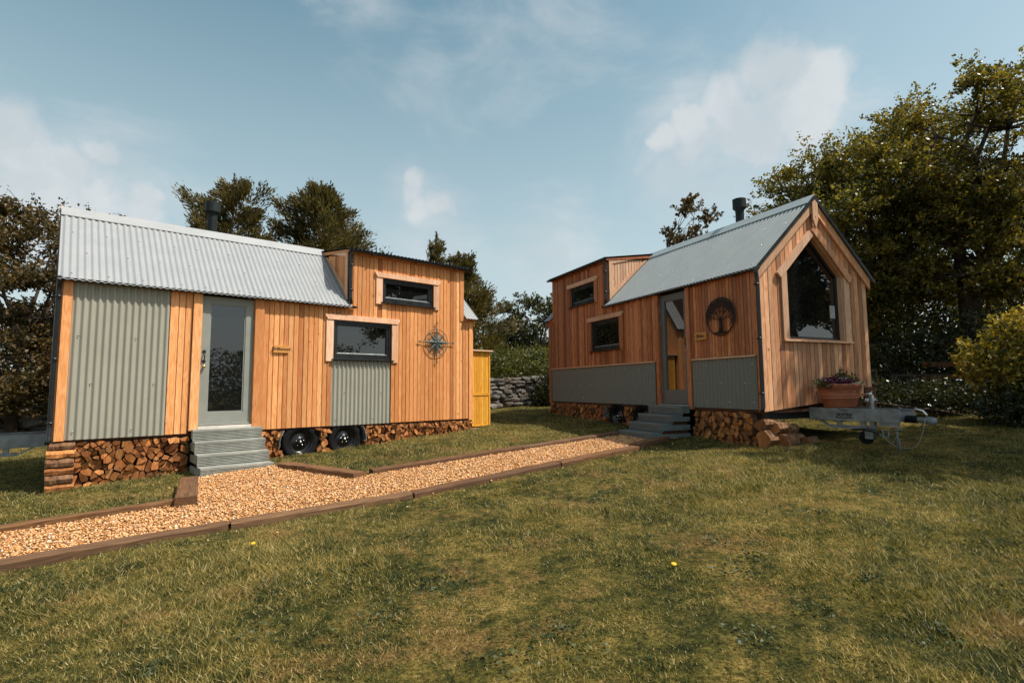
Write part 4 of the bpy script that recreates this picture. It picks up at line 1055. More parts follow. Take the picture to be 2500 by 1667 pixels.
# ------------------------------------------------------------------ log stacks
def clip(poly, nx_, ny_, c):
    out = []
    for i in range(len(poly)):
        a, b = poly[i], poly[(i + 1) % len(poly)]; da, db = a[0] * nx_ + a[1] * ny_ - c, b[0] * nx_ + b[1] * ny_ - c
        if da <= 0: out.append(a)
        if (da < 0 < db) or (db < 0 < da):
            t_ = da / (da - db); out.append((a[0] + (b[0] - a[0]) * t_, a[1] + (b[1] - a[1]) * t_))
    return out
def area(p): return abs(sum(p[i][0] * p[(i + 1) % len(p)][1] - p[(i + 1) % len(p)][0] * p[i][1] for i in range(len(p)))) / 2
def log_cells(u0, u1, zlo, zhi, size, seed, holes=()):
    """split-log end faces filling a strip: coarse cells cut into wedges"""
    rg = random.Random(seed); pts = []; tries = 0
    while tries < 6000:
        tries += 1
        u = rg.uniform(u0, u1); z = rg.uniform(zlo(u) - .02, zhi(u))
        if all((u - a) ** 2 + (z - b) ** 2 > (size * .82) ** 2 for a, b in pts): pts.append((u, z))
    cells = []
    for (a, b) in pts:
        poly = [(a - .3, b - .3), (a + .3, b - .3), (a + .3, b + .3), (a - .3, b + .3)]
        for (c, d) in pts:
            if (c, d) == (a, b) or abs(c - a) > .6: continue
            nx_, ny_ = c - a, d - b; poly = clip(poly, nx_, ny_, (nx_ * (a + c) + ny_ * (b + d)) / 2)
            if len(poly) < 3: break
        if len(poly) < 3: continue
        poly = clip(poly, -1, 0, -u0); poly = clip(poly, 1, 0, u1) if len(poly) > 2 else poly
        for (f_, sg) in ((zhi, 1), (zlo, -1)):
            if len(poly) > 2:
                s_ = (f_(a + .1) - f_(a - .1)) / .2; c0_ = f_(a) - s_ * a
                poly = clip(poly, -s_ * sg, sg, c0_ * sg)
        if len(poly) > 2 and area(poly) > .0012: cells.append(poly)
    out = []
    for poly in cells:
        cx = sum(p[0] for p in poly) / len(poly); cy = sum(p[1] for p in poly) / len(poly)
        parts = [poly]; ncut = rg.choice((1, 1, 2, 2, 2)) if area(poly) > size * size * .5 else (1 if area(poly) > size * size * .3 else 0)
        a0 = rg.uniform(0, math.pi)
        for q in range(ncut):
            a = a0 + q * rg.uniform(.9, 1.7); nx_, ny_ = math.cos(a), math.sin(a); c_ = nx_ * (cx + rg.uniform(-.012, .012)) + ny_ * (cy + rg.uniform(-.012, .012)); nw = []
            for p in parts:
                for sg in (1, -1):
                    r_ = clip(p, nx_ * sg, ny_ * sg, c_ * sg)
                    if len(r_) > 2 and area(r_) > .0009: nw.append(r_)
            parts = nw
        for p in parts:
            mx = sum(q[0] for q in p) / len(p); mz = sum(q[1] for q in p) / len(p)
            if any(((mx - h[0]) ** 2 + (mz - h[1]) ** 2) < h[2] ** 2 for h in holes): continue
            if len(p) > 5: p = [p[i] for i in range(len(p)) if i % 3 != 1] if len(p) > 6 else p
            sh = rg.uniform(.74, .93); ro = rg.uniform(-.22, .22); cr_, sr_ = math.cos(ro) * sh, math.sin(ro) * sh
            p = [(mx + (x - mx) * cr_ - (y - mz) * sr_ + rg.uniform(-.004, .004), mz + (x - mx) * sr_ + (y - mz) * cr_ + rg.uniform(-.004, .004)) for x, y in p]
            li = max(range(len(p)), key=lambda i: (p[i][0] - p[(i + 1) % len(p)][0]) ** 2 + (p[i][1] - p[(i + 1) % len(p)][1]) ** 2)   # bark side bulges
            a_, b_ = p[li], p[(li + 1) % len(p)]; ex, ey = b_[0] - a_[0], b_[1] - a_[1]; el = math.hypot(ex, ey) + 1e-9; ox, oy = ey / el, -ex / el
            if ox * (a_[0] - mx) + oy * (a_[1] - mz) < 0: ox, oy = -ox, -oy
            bl = el * rg.uniform(.04, .14)
            p = p[:li + 1] + [(a_[0] + ex * .3 + ox * bl, a_[1] + ey * .3 + oy * bl), (a_[0] + ex * .7 + ox * bl, a_[1] + ey * .7 + oy * bl)] + p[li + 1:]
            out.append(p)
    return out
def log_stack(F, u0, u1, ztop, size, seed, label, holes=(), v0=.0, depth=.30, zdrop=0.0, side_logs=None):
    p = F.w((u0 + u1) / 2, .1); g = gzf(p[0], p[1]); k_ = -1 if F.flip else 1
    root = empty('log_stack', (p[0], p[1], g), F.yaw); setprops(root, label, 'firewood', 'firewood stacked under the cabins')
    um = (u0 + u1) / 2; rg = random.Random(seed + 100); off_ = Vector((-um, -k_ * .1, F.o[2] - g))
    zlo = lambda u: F.wg(u, v0) - .015
    def place(mb, mats):
        o = build('log', mb, mats, None, flip=F.flip); o.location = Vector(o.location) + off_; o.parent = root; return o
    for poly in log_cells(u0, u1, zlo, lambda u: ztop, size * 1.22, seed, holes):
        a = v0 + rg.uniform(-.045, .045); b = a + depth * rg.uniform(.85, 1.1)
        mb = MB(); mb.prism(poly, 'y', a, b, 1, 0); ta, tb = rg.uniform(-.35, .35), rg.uniform(-.35, .35); mu = sum(q[0] for q in poly) / len(poly); mz_ = sum(q[1] for q in poly) / len(poly); nn = len(poly)
        mb.v = [(v[0], v[1] + (ta * (v[0] - mu) + tb * (v[2] - mz_) if i < nn else 0), v[2]) for i, v in enumerate(mb.v)]
        place(mb, ['log_end', 'log_bark'])
    bk = build('stack_shadow_core', MB().box(u0 + .03, u1 - .03, v0 + depth * .7, v0 + depth + .1, min(zlo(u0), zlo(u1)) - .02, ztop - .05), 'log_bark', None, flip=F.flip); bk.name = 'shadow_core'; bk.location = Vector(bk.location) + off_; bk.parent = root  # solid box added behind the logs so the gaps between them stay dark
    return root, place, off_
stA, placeA, _ = log_stack(FA, .22, 1.475, -.045, .122, 11, 'tall firewood stack under the corrugated panel left of the sunlit steps')
# cross-laid logs closing the corner of that stack
rg = random.Random(3); zc = FA.wg(.1, 0) - .01
for i in range(6):
    h = .098 + rg.uniform(-.015, .012); z1_ = zc + h
    jz = rg.uniform(-.004, .004); yy = -.03 + rg.uniform(-.015, .015)
    mb = MB(); n = 5
    prof0 = [(yy, zc), (yy - .012, zc + h * .5), (yy + .01, z1_ - .008), (yy + .12, z1_ - .004), (yy + .13, zc)]
    vs_ = []
    for j in range(n + 1):
        x = -.05 + rg.uniform(-.01, .01) * (j in (0, n)) + .275 * j / n
        for (y, z) in prof0: vs_.append((x, y + rg.uniform(-.006, .006), z + rg.uniform(-.005, .005)))
    kk = 5; fs_ = [(a * kk + b, a * kk + (b + 1) % kk, (a + 1) * kk + (b + 1) % kk, (a + 1) * kk + b) for a in range(n) for b in range(kk)] + [tuple(range(kk)), tuple(n * kk + b for b in range(kk))]
    mb.add(vs_, fs_); placeA(mb, 'log_bark' if i % 2 else 'log_end'); zc = z1_ + .004
log_stack(FA, 2.42, 2.775, -.035, .098, 12, 'narrow firewood stack between the sunlit steps and the front wheel', holes=((3.055, -.235, .335),))
log_stack(FA, 3.27, 3.60, -.035, .098, 13, 'narrow firewood stack between the two wheels of the left cabin', holes=((3.055, -.235, .325), (3.805, -.235, .325)))
log_stack(FA, 4.05, 6.50, -.035, .105, 14, 'long low firewood stack under the compass end of the left cabin', holes=((3.805, -.235, .36),))
log_stack(FB, 3.85, 6.50, -.030, .11, 15, 'shaded firewood stack under the far end of the right cabin', holes=((3.62, -.24, .33),))
log_stack(FB, 3.04, 3.36, -.030, .10, 16, 'shaded firewood between the wheels of the right cabin', holes=((2.80, -.24, .32), (3.62, -.24, .32)))
log_stack(FB, 2.34, 2.50, -.030, .11, 19, 'sliver of shaded firewood between wheel and steps of the right cabin', holes=((2.80, -.24, .32),))
stB, placeB, _ = log_stack(FB, .20, 1.40, -.035, .118, 17, 'firewood stack right of the dark steps under the right cabin')
# big round logs at the gable corner of the right cabin, seen from their barky sides
def round_log(F, u, v, z, du, dv, r, ln, name_label, seed):
    rg = random.Random(seed); c = F.w(u, v, 0); g = gzf(c[0], c[1]); d = F.d * du + F.n * dv; d /= np.linalg.norm(d)
    mb = MB(); n = 9; seg = 14; ang0 = rg.uniform(0, 6); rings = []
    e1 = np.array([-d[1], d[0], 0]); e2 = np.array([0, 0, 1.])
    rad = [r * rg.uniform(.86, 1.08) for _ in range(seg)]
    flat = rg.uniform(.0, 6.28)
    for i in range(n + 1):
        for q in range(seg):
            a = 2 * math.pi * q / seg; rr_ = rad[q] * rg.uniform(.95, 1.05)
            if math.cos(a - flat) > .55: rr_ *= .62 / max(.62, math.cos(a - flat))
            pnt = d * (ln * (i / n - .5)) + e1 * math.cos(a) * rr_ + e2 * math.sin(a) * rr_
            rings.append(tuple(pnt))
    fs_ = [(i * seg + q, i * seg + (q + 1) % seg, (i + 1) * seg + (q + 1) % seg, (i + 1) * seg + q) for i in range(n) for q in range(seg)]
    mb.add(rings, fs_, 1); b0 = len(mb.v) - len(rings)
    mb.f += [tuple(range(seg))[::-1], tuple(n * seg + q for q in range(seg))]; mb.m += [0, 0]; mb.sm += [False, False]
    o = build('log', mb, ['log_end', 'log_bark'], None, loc=(c[0], c[1], F.o[2] + z)); 
    bpy.context.view_layer.update(); mw = o.matrix_world.copy(); o.parent = stB; o.matrix_parent_inverse = stB.matrix_world.inverted(); o.matrix_world = mw
gB = FB.wg(0, .1)
for i, (u, v, z, r, ln) in enumerate([(.075, .14, gB + .115, .125, .36), (-.02, .42, gB + .10, .10, .34), (.06, .36, gB + .27, .085, .36), (.10, .12, gB + .33, .09, .32), (.05, .66, gB + .085, .085, .32), (-.05, .85, gB + .065, .065, .34), (.10, .60, gB + .235, .075, .34)]):
    round_log(FB, u, v, z, .25, 1.0, r, ln, '', 50 + i)

# ------------------------------------------------------------------ pot with flowers and little board on the drawbar
pc = FB.w(-.335, 1.12, .042)
pot = empty('flower_pot', tuple(pc), FB.yaw); setprops(pot, 'oval terracotta pot of purple flowers standing on the trailer drawbar', 'plant pot')
mb = MB(); prof = [(.0, .0), (.285, .0), (.300, .02), (.345, .125), (.353, .128), (.353, .140), (.348, .143), (.352, .16), (.360, .163), (.360, .175), (.356, .178), (.392, .258), (.402, .262), (.402, .272), (.412, .276), (.425, .318), (.425, .332), (.405, .334), (.395, .30), (.0, .295)]
mb.lathe(prof, (0, 0, 0), (0, 0, 1), 44, sx=.50, sy=.94); build('pot', mb, 'terracotta', pot, loc=(0, 0, 0))
mb = MB()
for s_ in (-1, 1):      # moulded swags on the near side
    for q in range(3):
        cy = (q - 1) * .17; pts = []
        for a in np.linspace(-1, 1, 7):
            y = cy + a * .07; z = .225 + .018 * a * a - .006; r_ = .376
            x = s_ * .5 * math.sqrt(max(.001, r_ ** 2 - y * y)); pts.append((x, y, z))
        build('swag', MB().tube(pts, .006, 5), 'terracotta', pot, loc=(0, 0, 0))
def leaf_cloud(P, Dn, ln, wd_, nrm_jit=1.0):
    n = len(P); Dn = Dn / (np.linalg.norm(Dn, axis=1, keepdims=True) + 1e-9)
    r_ = rng.normal(size=(n, 3)); s_ = np.cross(Dn, r_); s_ /= (np.linalg.norm(s_, axis=1, keepdims=True) + 1e-9)
    ln = np.broadcast_to(ln, n)[:, None]; wd_ = np.broadcast_to(wd_, n)[:, None]
    a = P - Dn * ln * .5; b = P + s_ * wd_ * .5 + Dn * ln * .08; c = P + Dn * ln * .5; d = P - s_ * wd_ * .5 + Dn * ln * .08
    return np.stack([a, b, c, d], 1).reshape(-1, 3)
def blob(n, c, r): return np.array(c) + rng.normal(size=(n, 3)) * np.array(r) * .55
P = np.concatenate([blob(500, (0, -.22, .36), (.12, .2, .06)), blob(700, (.0, .1, .38), (.12, .2, .10)), blob(250, (-.05, -.38, .33), (.08, .10, .06)), blob(250, (0, .3, .35), (.08, .1, .05)), blob(160, (.03, .1, .44), (.05, .05, .10))])
P[:, 1] *= -1
PB = fastmesh('foliage', leaf_cloud(P, rng.normal(size=P.shape), .035, .018), 4, 'pot_leaf', pot)
P = np.concatenate([blob(170, (-.05, -.20, .375), (.12, .16, .05)), blob(120, (-.1, -.05, .36), (.08, .12, .04)), blob(60, (-.1, -.32, .36), (.06, .08, .05))])
P[:, 1] *= -1
PB = fastmesh('purple_blooms', leaf_cloud(P, rng.normal(size=P.shape), .038, .034), 4, 'petal_purple', pot); PB['kind'] = 'stuff'
P = np.concatenate([blob(90, (-.14, .17, .335), (.05, .1, .02)), blob(14, (-.02, .08, .42), (.06, .10, .03))])
P[:, 1] *= -1
PB = fastmesh('pale_blooms', leaf_cloud(P, rng.normal(size=P.shape), .022, .02), 4, 'petal_pale', pot); PB['kind'] = 'stuff'
# little wooden board with white script behind the jockey post
bc = FB.w(-.42, 1.66, .17)
mb = MB(); mb.box(-.009, .009, -.12, .12, -.14, .16)
bd = build('wooden_sign_board', mb, 'rail_dark', None, loc=tuple(bc), rot=(0, 0, FB.yaw)); setprops(bd, 'small wooden board with white script leaning behind the flower pot', 'sign')
bpy.context.view_layer.update()
def text_on_gable(par, s, size, u, v, z, mat, shear=.3):
    me = text_mesh(s, size, .0005, shear, .002); me.materials.append(MATS[mat]); o = link('lettering', me)
    X_ = FB.n; N_ = -FB.d; c = FB.w(u, v, z)
    mw = Matrix(((X_[0], 0, N_[0], c[0]), (X_[1], 0, N_[1], c[1]), (0, 1, 0, c[2]), (0, 0, 0, 1)))
    o.parent = par; o.matrix_parent_inverse = par.matrix_world.inverted(); o.matrix_world = mw
text_on_gable(bd, 'of', .085, -.4305, 1.64, .235, 'white_paint'); text_on_gable(bd, 'my hear', .075, -.4305, 1.64, .15, 'white_paint')
mb = MB(); mb.box(-.045, .045, -.05, .05, -.06, -.03); 
sup = BB('board_rest', MB().box(-.46, -.38, 1.45, 1.80, -.005, .028), 'galvanised_dark')

# slim tripod stand under the coupling
tp = FB.w(-1.13, 1.03, 0); tg = gzf(tp[0], tp[1]); st_ = empty('tripod_stand', (tp[0], tp[1], tg)); setprops(st_, 'slim steel tripod prop standing under the drawbar by the coupling', 'prop stand')
build('stem', MB().tube([(0, 0, .02), (.01, 0, FB.o[2] - tg - .22)], .008, 8), 'galvanised', st_, loc=(0, 0, 0))
for a in (.3, 2.4, 4.5): build('leg', MB().tube([(.005, 0, .22), (.11 * math.cos(a), .11 * math.sin(a), .0)], .005, 6), 'galvanised_dark', st_, loc=(0, 0, 0))
build('head_plate', MB().box(-.05, .07, -.012, .012, FB.o[2] - tg - .225, FB.o[2] - tg - .206), 'galvanised_dark', st_, loc=(0, 0, 0))

# ------------------------------------------------------------------ yellow outhouse beside the far end of the left cabin
def shed():
    u0, u1, v0, v1 = 6.545, 7.03, .10, .95; zt_ = 1.39; zb_ = -.175
    p = FA.w((u0 + u1) / 2, (v0 + v1) / 2); g = gzf(p[0], p[1]); root = empty('outhouse', (p[0], p[1], g), FA.yaw)
    setprops(root, 'tall narrow honey-yellow timber box standing against the left cabin end', 'shed')
    off_ = Vector((-(u0 + u1) / 2, -(v0 + v1) / 2, FA.o[2] - g))
    def Q(n_, mb, mat='shed_pine', par=root):
        o = build(n_, mb, mat, None); o.location = Vector(o.location) + off_
        if par is not root: o.location = Vector(o.location) - Vector(par.location)
        o.parent = par; return o
    wl = Q('wall', MB().box(u0 + .025, u1 - .025, v0 + .025, v1, zb_, zt_ - .03), 'dark_wall')
    n = 7
    for i in range(n):
        a = u0 + .02 + (u1 - u0 - .05) * i / n; b = u0 + .02 + (u1 - u0 - .05) * (i + 1) / n - .004
        Q('board', MB().box(a, b, v0, v0 + .022, zb_ + .01, zt_ - .02), par=wl)
    n = 10
    for i in range(n):
        a = v0 + .03 + (v1 - v0 - .04) * i / n; b = v0 + .03 + (v1 - v0 - .04) * (i + 1) / n - .004
        Q('board', MB().box(u1 - .022, u1, a, b, zb_ + .01, zt_ - .02), par=wl)
    Q('corner_post', MB().box(u1 - .03, u1 + .008, v0 - .012, v0 + .026, zb_ - .01, zt_ - .01))
    Q('rail', MB().box(u0 + .02, u1 - .032, v0 - .012, v0 - .001, .46, .515)); Q('rail', MB().box(u0 + .02, u1 - .032, v0 - .012, v0 - .001, zb_, zb_ + .03))
    Q('roof', MB().prism([(v0 - .06, zt_ - .005), (v0 - .06, zt_ + .024), (v1 + .03, zt_ + .08), (v1 + .03, zt_ + .05)], 'x', u0 - .03, u1 + .05), 'larch_pale')
    Q('plinth', MB().box(u0 - .01, u1 + .015, v0 - .03, v1, F_g(u0, v0) - .03, zb_ - .03), 'larch_pale')
def F_g(u, v): return FA.wg(u, v)
shed()

# ------------------------------------------------------------------ dry stone walls
def icos(sub=1):
    bm = bmesh.new(); bmesh.ops.create_icosphere(bm, subdivisions=sub, radius=1); v = [x.co.copy() for x in bm.verts]; f = [tuple(y.index for y in x.verts) for x in bm.faces]; bm.free(); return v, f
IV, IF = icos(2)
STONES = []
for i in range(9):
    rg = random.Random(200 + i); me = bpy.data.meshes.new('stone'); sx = rg.uniform(.8, 1.2)
    dirs = [Vector((rg.gauss(0, 1), rg.gauss(0, 1), rg.gauss(0, 1))).normalized() for _ in range(9)]; ds_ = [rg.uniform(.62, .86) for _ in dirs]
    vs_ = []
    for v in IV:
        p = Vector((max(-.8, min(.8, v.x * 1.25)), max(-.8, min(.8, v.y * 1.25)), max(-.75, min(.75, v.z * 1.25))))
        for d, q in zip(dirs, ds_):
            e = p.dot(d) - q
            if e > 0: p -= d * e
        vs_.append(p * rg.uniform(.97, 1.03))
    me.from_pydata([tuple(v) for v in vs_], [], IF); me.materials.append(MATS['stone']); me.update(); STONES.append(me)
def stone_wall(p0, p1, hgt, label, seed, base=0.0, thick=.35, lmin=.16, lmax=.42):
    rg = random.Random(seed); a = Vector(p0); b = Vector(p1); ln = (b - a).length; d = (b - a) / ln; rz = math.atan2(d.y, d.x); mid = (a + b) / 2
    root = empty('stone_wall', (mid.x, mid.y, gzf(mid.x, mid.y)), rz); setprops(root, label, 'wall')
    g0 = gzf(mid.x, mid.y); z = 0.0; row = 0
    core = MB(); core.box(-ln / 2, ln / 2, -.02, thick, -.2, hgt * .86); build('core', core, 'soil', root, loc=(0, 0, 0))
    while z < hgt:
        h = rg.uniform(.09, .17); x = -ln / 2 + rg.uniform(-.1, 0)
        while x < ln / 2:
            l_ = rg.uniform(lmin, lmax); hh = h * rg.uniform(.75, 1.15)
            px2 = mid.x + d.x * (x + l_ / 2); py2 = mid.y + d.y * (x + l_ / 2); gl = gzf(px2, py2) - g0
            o = link('stone', rg.choice(STONES), root, (x + l_ / 2, rg.uniform(-.05, .03), gl + z + h / 2 + rg.uniform(-.02, .02)), (rg.uniform(-.15, .15), rg.uniform(-.12, .12), rg.uniform(-.2, .2)))
            o.scale = (l_ * .66, rg.uniform(.14, .2), hh * .72); x += l_ * .97
        z += h * .93; row += 1
stone_wall((-1.25, 14.95), (2.1, 16.9), .80, 'dry stone wall with ivy in the gap between the two cabins', 5)
stone_wall((-14.0, 10.9), (-9.3, 12.9), .75, 'dark dry stone wall under the trees at the left picture edge', 6, lmin=.25, lmax=.55)

# ------------------------------------------------------------------ trees
def limb(mb, p, q, r0_, r1_, rg, sag=.12, n=5, seg=6):
    p, q = Vector(p), Vector(q); d = q - p; l_ = d.length; pts = []
    b1 = Vector((rg.uniform(-1, 1), rg.uniform(-1, 1), rg.uniform(-.2, .6))) * l_ * sag
    for i in range(n + 1):
        s_ = i / n; pts.append(p + d * s_ + b1 * math.sin(math.pi * s_) + Vector((rg.uniform(-1, 1), rg.uniform(-1, 1), rg.uniform(-1, 1))) * l_ * .018 * (0 < i < n))
    mb.tube(pts, [r0_ + (r1_ - r0_) * i / n for i in range(n + 1)], seg, 0, True)
    return pts
def broadleaf(name, label, base, crowns, mat, nleaf, leaf=.085, seed=1, clump=.5, trunk_r=.16, fork=.4, cat='tree', group=None, nclump=46, flat=.62, shell=.5, twigs=0, lean=(0, 0)):
    rg = random.Random(seed); g = gzf(*base); root = empty(name, (base[0], base[1], g)); setprops(root, label, cat, group)
    mb = MB(); P = []; Dn = []
    cz_ = sum(c[0][2] for c in crowns) / len(crowns)
    top = Vector((lean[0], lean[1], cz_ * fork + .3)); pts = limb(mb, (0, 0, -.1), top, trunk_r, trunk_r * .8, rg, .06, 6, 10)
    tot = sum(c[1][0] * c[1][1] * c[1][2] for c in crowns)
    for (c, r) in crowns:
        c = Vector(c); nc = max(6, int(nclump * (r[0] * r[1] * r[2] / tot)))
        fk = top + (c - top) * .35; limb(mb, top, fk, trunk_r * .7, trunk_r * .5, rg, .08, 4, 8)
        hubs = []
        for q in range(max(3, nc // 7)):
            a = Vector((rg.gauss(0, 1), rg.gauss(0, 1), rg.gauss(0, 1))).normalized() * .5
            h = c + Vector((a.x * r[0], a.y * r[1], a.z * r[2])); limb(mb, fk, h, trunk_r * .40, trunk_r * .18, rg, .12, 4, 6); hubs.append(h)
        for q in range(nc):
            a = Vector((rg.gauss(0, 1), rg.gauss(0, 1), rg.gauss(0, 1))).normalized(); s_ = (shell + (1 - shell) * rg.random() ** .6)
            cc = c + Vector((a.x * r[0], a.y * r[1], a.z * r[2])) * s_; h = min(hubs, key=lambda h_: (h_ - cc).length)
            limb(mb, h, cc, trunk_r * .15, trunk_r * .04, rg, .15, 3, 4)
            n_ = int(nleaf / nclump * rg.uniform(.6, 1.4)); rad = clump * rg.uniform(.65, 1.3)
            # leaves sit on short twigs inside the clump
            nt = max(4, n_ // 22); tc_ = np.clip(rng.normal(size=(nt, 3)), -1.9, 1.9) * np.array([rad, rad, rad * flat]) * .52
            td = tc_ + np.array([0, 0, .15]); td /= np.linalg.norm(td, axis=1, keepdims=True) + 1e-6
            ii = rng.integers(0, nt, n_); along = rng.uniform(-.5, .7, n_)[:, None] * rad * .5
            P.append(np.array(cc) + tc_[ii] + td[ii] * along + rng.normal(size=(n_, 3)) * rad * .09); Dn.append(td[ii] * .7 + rng.normal(size=(n_, 3)) * .8)
        for q in range(twigs):
            a = Vector((rg.gauss(0, .6), rg.gauss(0, .6), rg.uniform(.6, 1.2))).normalized(); s_ = c + Vector((a.x * r[0], a.y * r[1], a.z * r[2])) * .75; e_ = c + Vector((a.x * r[0], a.y * r[1], a.z * r[2])) * rg.uniform(1.12, 1.4)
            pp = limb(mb, s_, e_, .014, .005, rg, .15, 5, 4); n_ = 26
            ii = np.array([tuple(pp[rg.randrange(2, len(pp))]) for _ in range(n_)]); P.append(ii + rng.normal(size=(n_, 3)) * .05); Dn.append(rng.normal(size=(n_, 3)))
    build('trunk', mb, 'bark', root, loc=(0, 0, 0), recalc=False)
    P = np.concatenate(P); Dn = np.concatenate(Dn); sz = leaf * rng.uniform(.6, 1.25, len(P))
    fastmesh('crown', leaf_cloud(P, Dn, sz, sz * .62), 4, mat, root)
    return root
def conifer(name, label, base, height, spread, nleaf, seed=1, mat='leaf_conifer', bare=.0, skew=(0, 0), group=None, ncl=90, leaf=.17):
    rg = random.Random(seed); g = gzf(*base); root = empty(name, (base[0], base[1], g)); setprops(root, label, 'tree', group)
    mb = MB(); pts = limb(mb, (0, 0, -.1), (skew[0], skew[1], height * .93), .17, .02, rg, .03, 8, 8); P = []; Dn = []
    for q in range(ncl):
        h = rg.uniform(.06, 1.0) ** .85; a = rg.uniform(0, 2 * math.pi); prof = (1 - h) ** .5 * (1 + .25 * math.sin(a * 3 + seed))
        rr_ = spread * prof * rg.uniform(.55, 1.0 if q % 5 else 1.28) + .08; z = height * h * .96
        st_p = Vector((skew[0] * h, skew[1] * h, z - rr_ * .25)); en = Vector((skew[0] * h + rr_ * math.cos(a), skew[1] * h + rr_ * math.sin(a), z + rr_ * .28 + rg.uniform(-.1, .25)))
        pp = limb(mb, st_p, en, .035 * (1.1 - h), .006, rg, .10, 4, 4); d = np.array((en - st_p).normalized())
        n_ = int(nleaf / ncl * (.45 + 1.1 * prof)); s_ = rng.uniform(.25, 1.06, n_) ** .7; base_p = np.array(st_p) + (np.array(en) - np.array(st_p)) * s_[:, None]
        w_ = (.10 + .16 * rr_) * (1.15 - s_)[:, None] + .05
        nsp = max(5, n_ // 30); sp = np.clip(rng.normal(size=(nsp, 3)), -1.8, 1.8) * .8; ii = rng.integers(0, nsp, n_)
        P.append(base_p + sp[ii] * w_ + rng.normal(size=(n_, 3)) * .05 * (1 + rr_ * .5)); Dn.append(d * 1.0 + np.array([0, 0, .45]) + sp[ii] * .45 + rng.normal(size=(n_, 3)) * .33)
    # leader tuft
    n_ = 160; s_ = rng.uniform(0, 1, n_); P.append(np.stack([skew[0] + rng.normal(size=n_) * .08 * (1.1 - s_), skew[1] + rng.normal(size=n_) * .08 * (1.1 - s_), height * (.88 + .14 * s_)], 1)); Dn.append(rng.normal(size=(n_, 3)) * .5 + np.array([0, 0, 1.]))
    build('trunk', mb, 'bark', root, loc=(0, 0, 0), recalc=False)
    P = np.concatenate(P); Dn = np.concatenate(Dn); sz = leaf * rng.uniform(.6, 1.2, len(P)); fastmesh('crown', leaf_cloud(P, Dn, sz, sz * .26), 4, mat, root)
    return root
def shrub(name, label, base, clumps, mat, n, leaf=.06, cat='shrub', group=None, stems=True, asp=.6, kind=None):
    """clumps: (centre, radius xyz) above the ground at base"""
    g = gzf(*base); root = empty(name, (base[0], base[1], g)); setprops(root, label, cat, group); rg = random.Random(hash(label) % 1000)
    P = []; Dn = []; tot = sum(r[0] * r[1] + r[1] * r[2] + r[0] * r[2] for c, r in clumps); mb = MB()
    for (c, r) in clumps:
        m_ = int(n * (r[0] * r[1] + r[1] * r[2] + r[0] * r[2]) / tot); a = rng.normal(size=(m_, 3)); a /= np.linalg.norm(a, axis=1, keepdims=True)
        s_ = (1 - rng.random(m_) ** 2.2 * .75)[:, None]; lump = 1 + .16 * np.sin(a[:, :1] * 7 + c[0] * 3) * np.sin(a[:, 1:2] * 6 + c[1]) + .10 * np.sin(a[:, 2:3] * 11)
        P.append(np.array(c) + a * np.array(r) * s_ * lump + rng.normal(size=(m_, 3)) * .03); Dn.append(a * .6 + rng.normal(size=(m_, 3)) * .7 + np.array([0, 0, .3]))
        limb(mb, (rg.uniform(-.1, .1), rg.uniform(-.1, .1), -.05), c, .03, .01, rg, .1, 4, 5)
    build('stem', mb, 'bark', root, loc=(0, 0, 0), recalc=False)
    P = np.concatenate(P); Dn = np.concatenate(Dn); sz = leaf * rng.uniform(.6, 1.3, len(P)); fastmesh('foliage', leaf_cloud(P, Dn, sz, sz * asp), 4, mat, root)
    return root

# right: oaks behind and beside the right cabin
broadleaf('broadleaf_tree', 'broad dark green tree directly behind the right cabin gable', (8.9, 13.2), [((-.4, 0, 4.15), (2.1, 2.1, 2.2)), ((.7, 0, 4.9), (1.6, 1.8, 1.9)), ((-1.0, .2, 1.9), (2.0, 1.6, 1.5))], 'leaf_oak', 112000, .085, 21, .50, .17, .3, nclump=170, shell=.55)
broadleaf('broadleaf_tree', 'tallest dark green tree at the right picture edge', (11.1, 12.4), [((-.6, 0, 5.8), (1.8, 2.1, 2.0)), ((1.2, 0, 5.5), (1.8, 2.0, 2.2)), ((.4, .2, 3.2), (2.7, 2.4, 2.0))], 'leaf_oak', 112000, .088, 22, .53, .22, .33, nclump=170, shell=.55, lean=(-.4, 0))
broadleaf('broadleaf_tree', 'big tree out to the right whose crown shades the drawbar', (11.3, 5.9), [((-.6, .05, 6.3), (2.8, 1.95, 2.1)), ((.5, -.2, 3.8), (2.3, 1.9, 1.5)), ((-1.9, 1.35, 8.2), (.95, .7, .6))], 'leaf_oak', 64000, .13, 23, .60, .20, .4, nclump=120)
broadleaf('broadleaf_tree', 'slim open tree rising behind the right cabin roof beside the flue', (7.75, 22.0), [((-.15, 0, 6.7), (1.05, 1.1, 1.5)), ((.4, 0, 4.8), (1.3, 1.3, 1.5))], 'leaf_hawthorn', 14000, .11, 24, .36, .10, .5, nclump=44)
# left: hawthorn behind the drawbar of the left cabin
broadleaf('hawthorn_tree', 'brown-tinged hawthorn with bare twigs at the left picture edge', (-11.0, 11.9), [((.2, 0, 3.55), (2.3, 1.9, 1.75)), ((-.3, -.4, 1.6), (2.3, 1.7, 1.2))], 'leaf_hawthorn', 72000, .08, 31, .42, .12, .35, nclump=130, twigs=9)
broadleaf('hawthorn_tree', 'smaller hawthorn half hidden behind the left end of the left cabin', (-9.3, 14.3), [((0, 0, 2.6), (1.7, 1.5, 1.7))], 'leaf_hawthorn', 20000, .09, 32, .40, .10, .4, nclump=44, twigs=5)
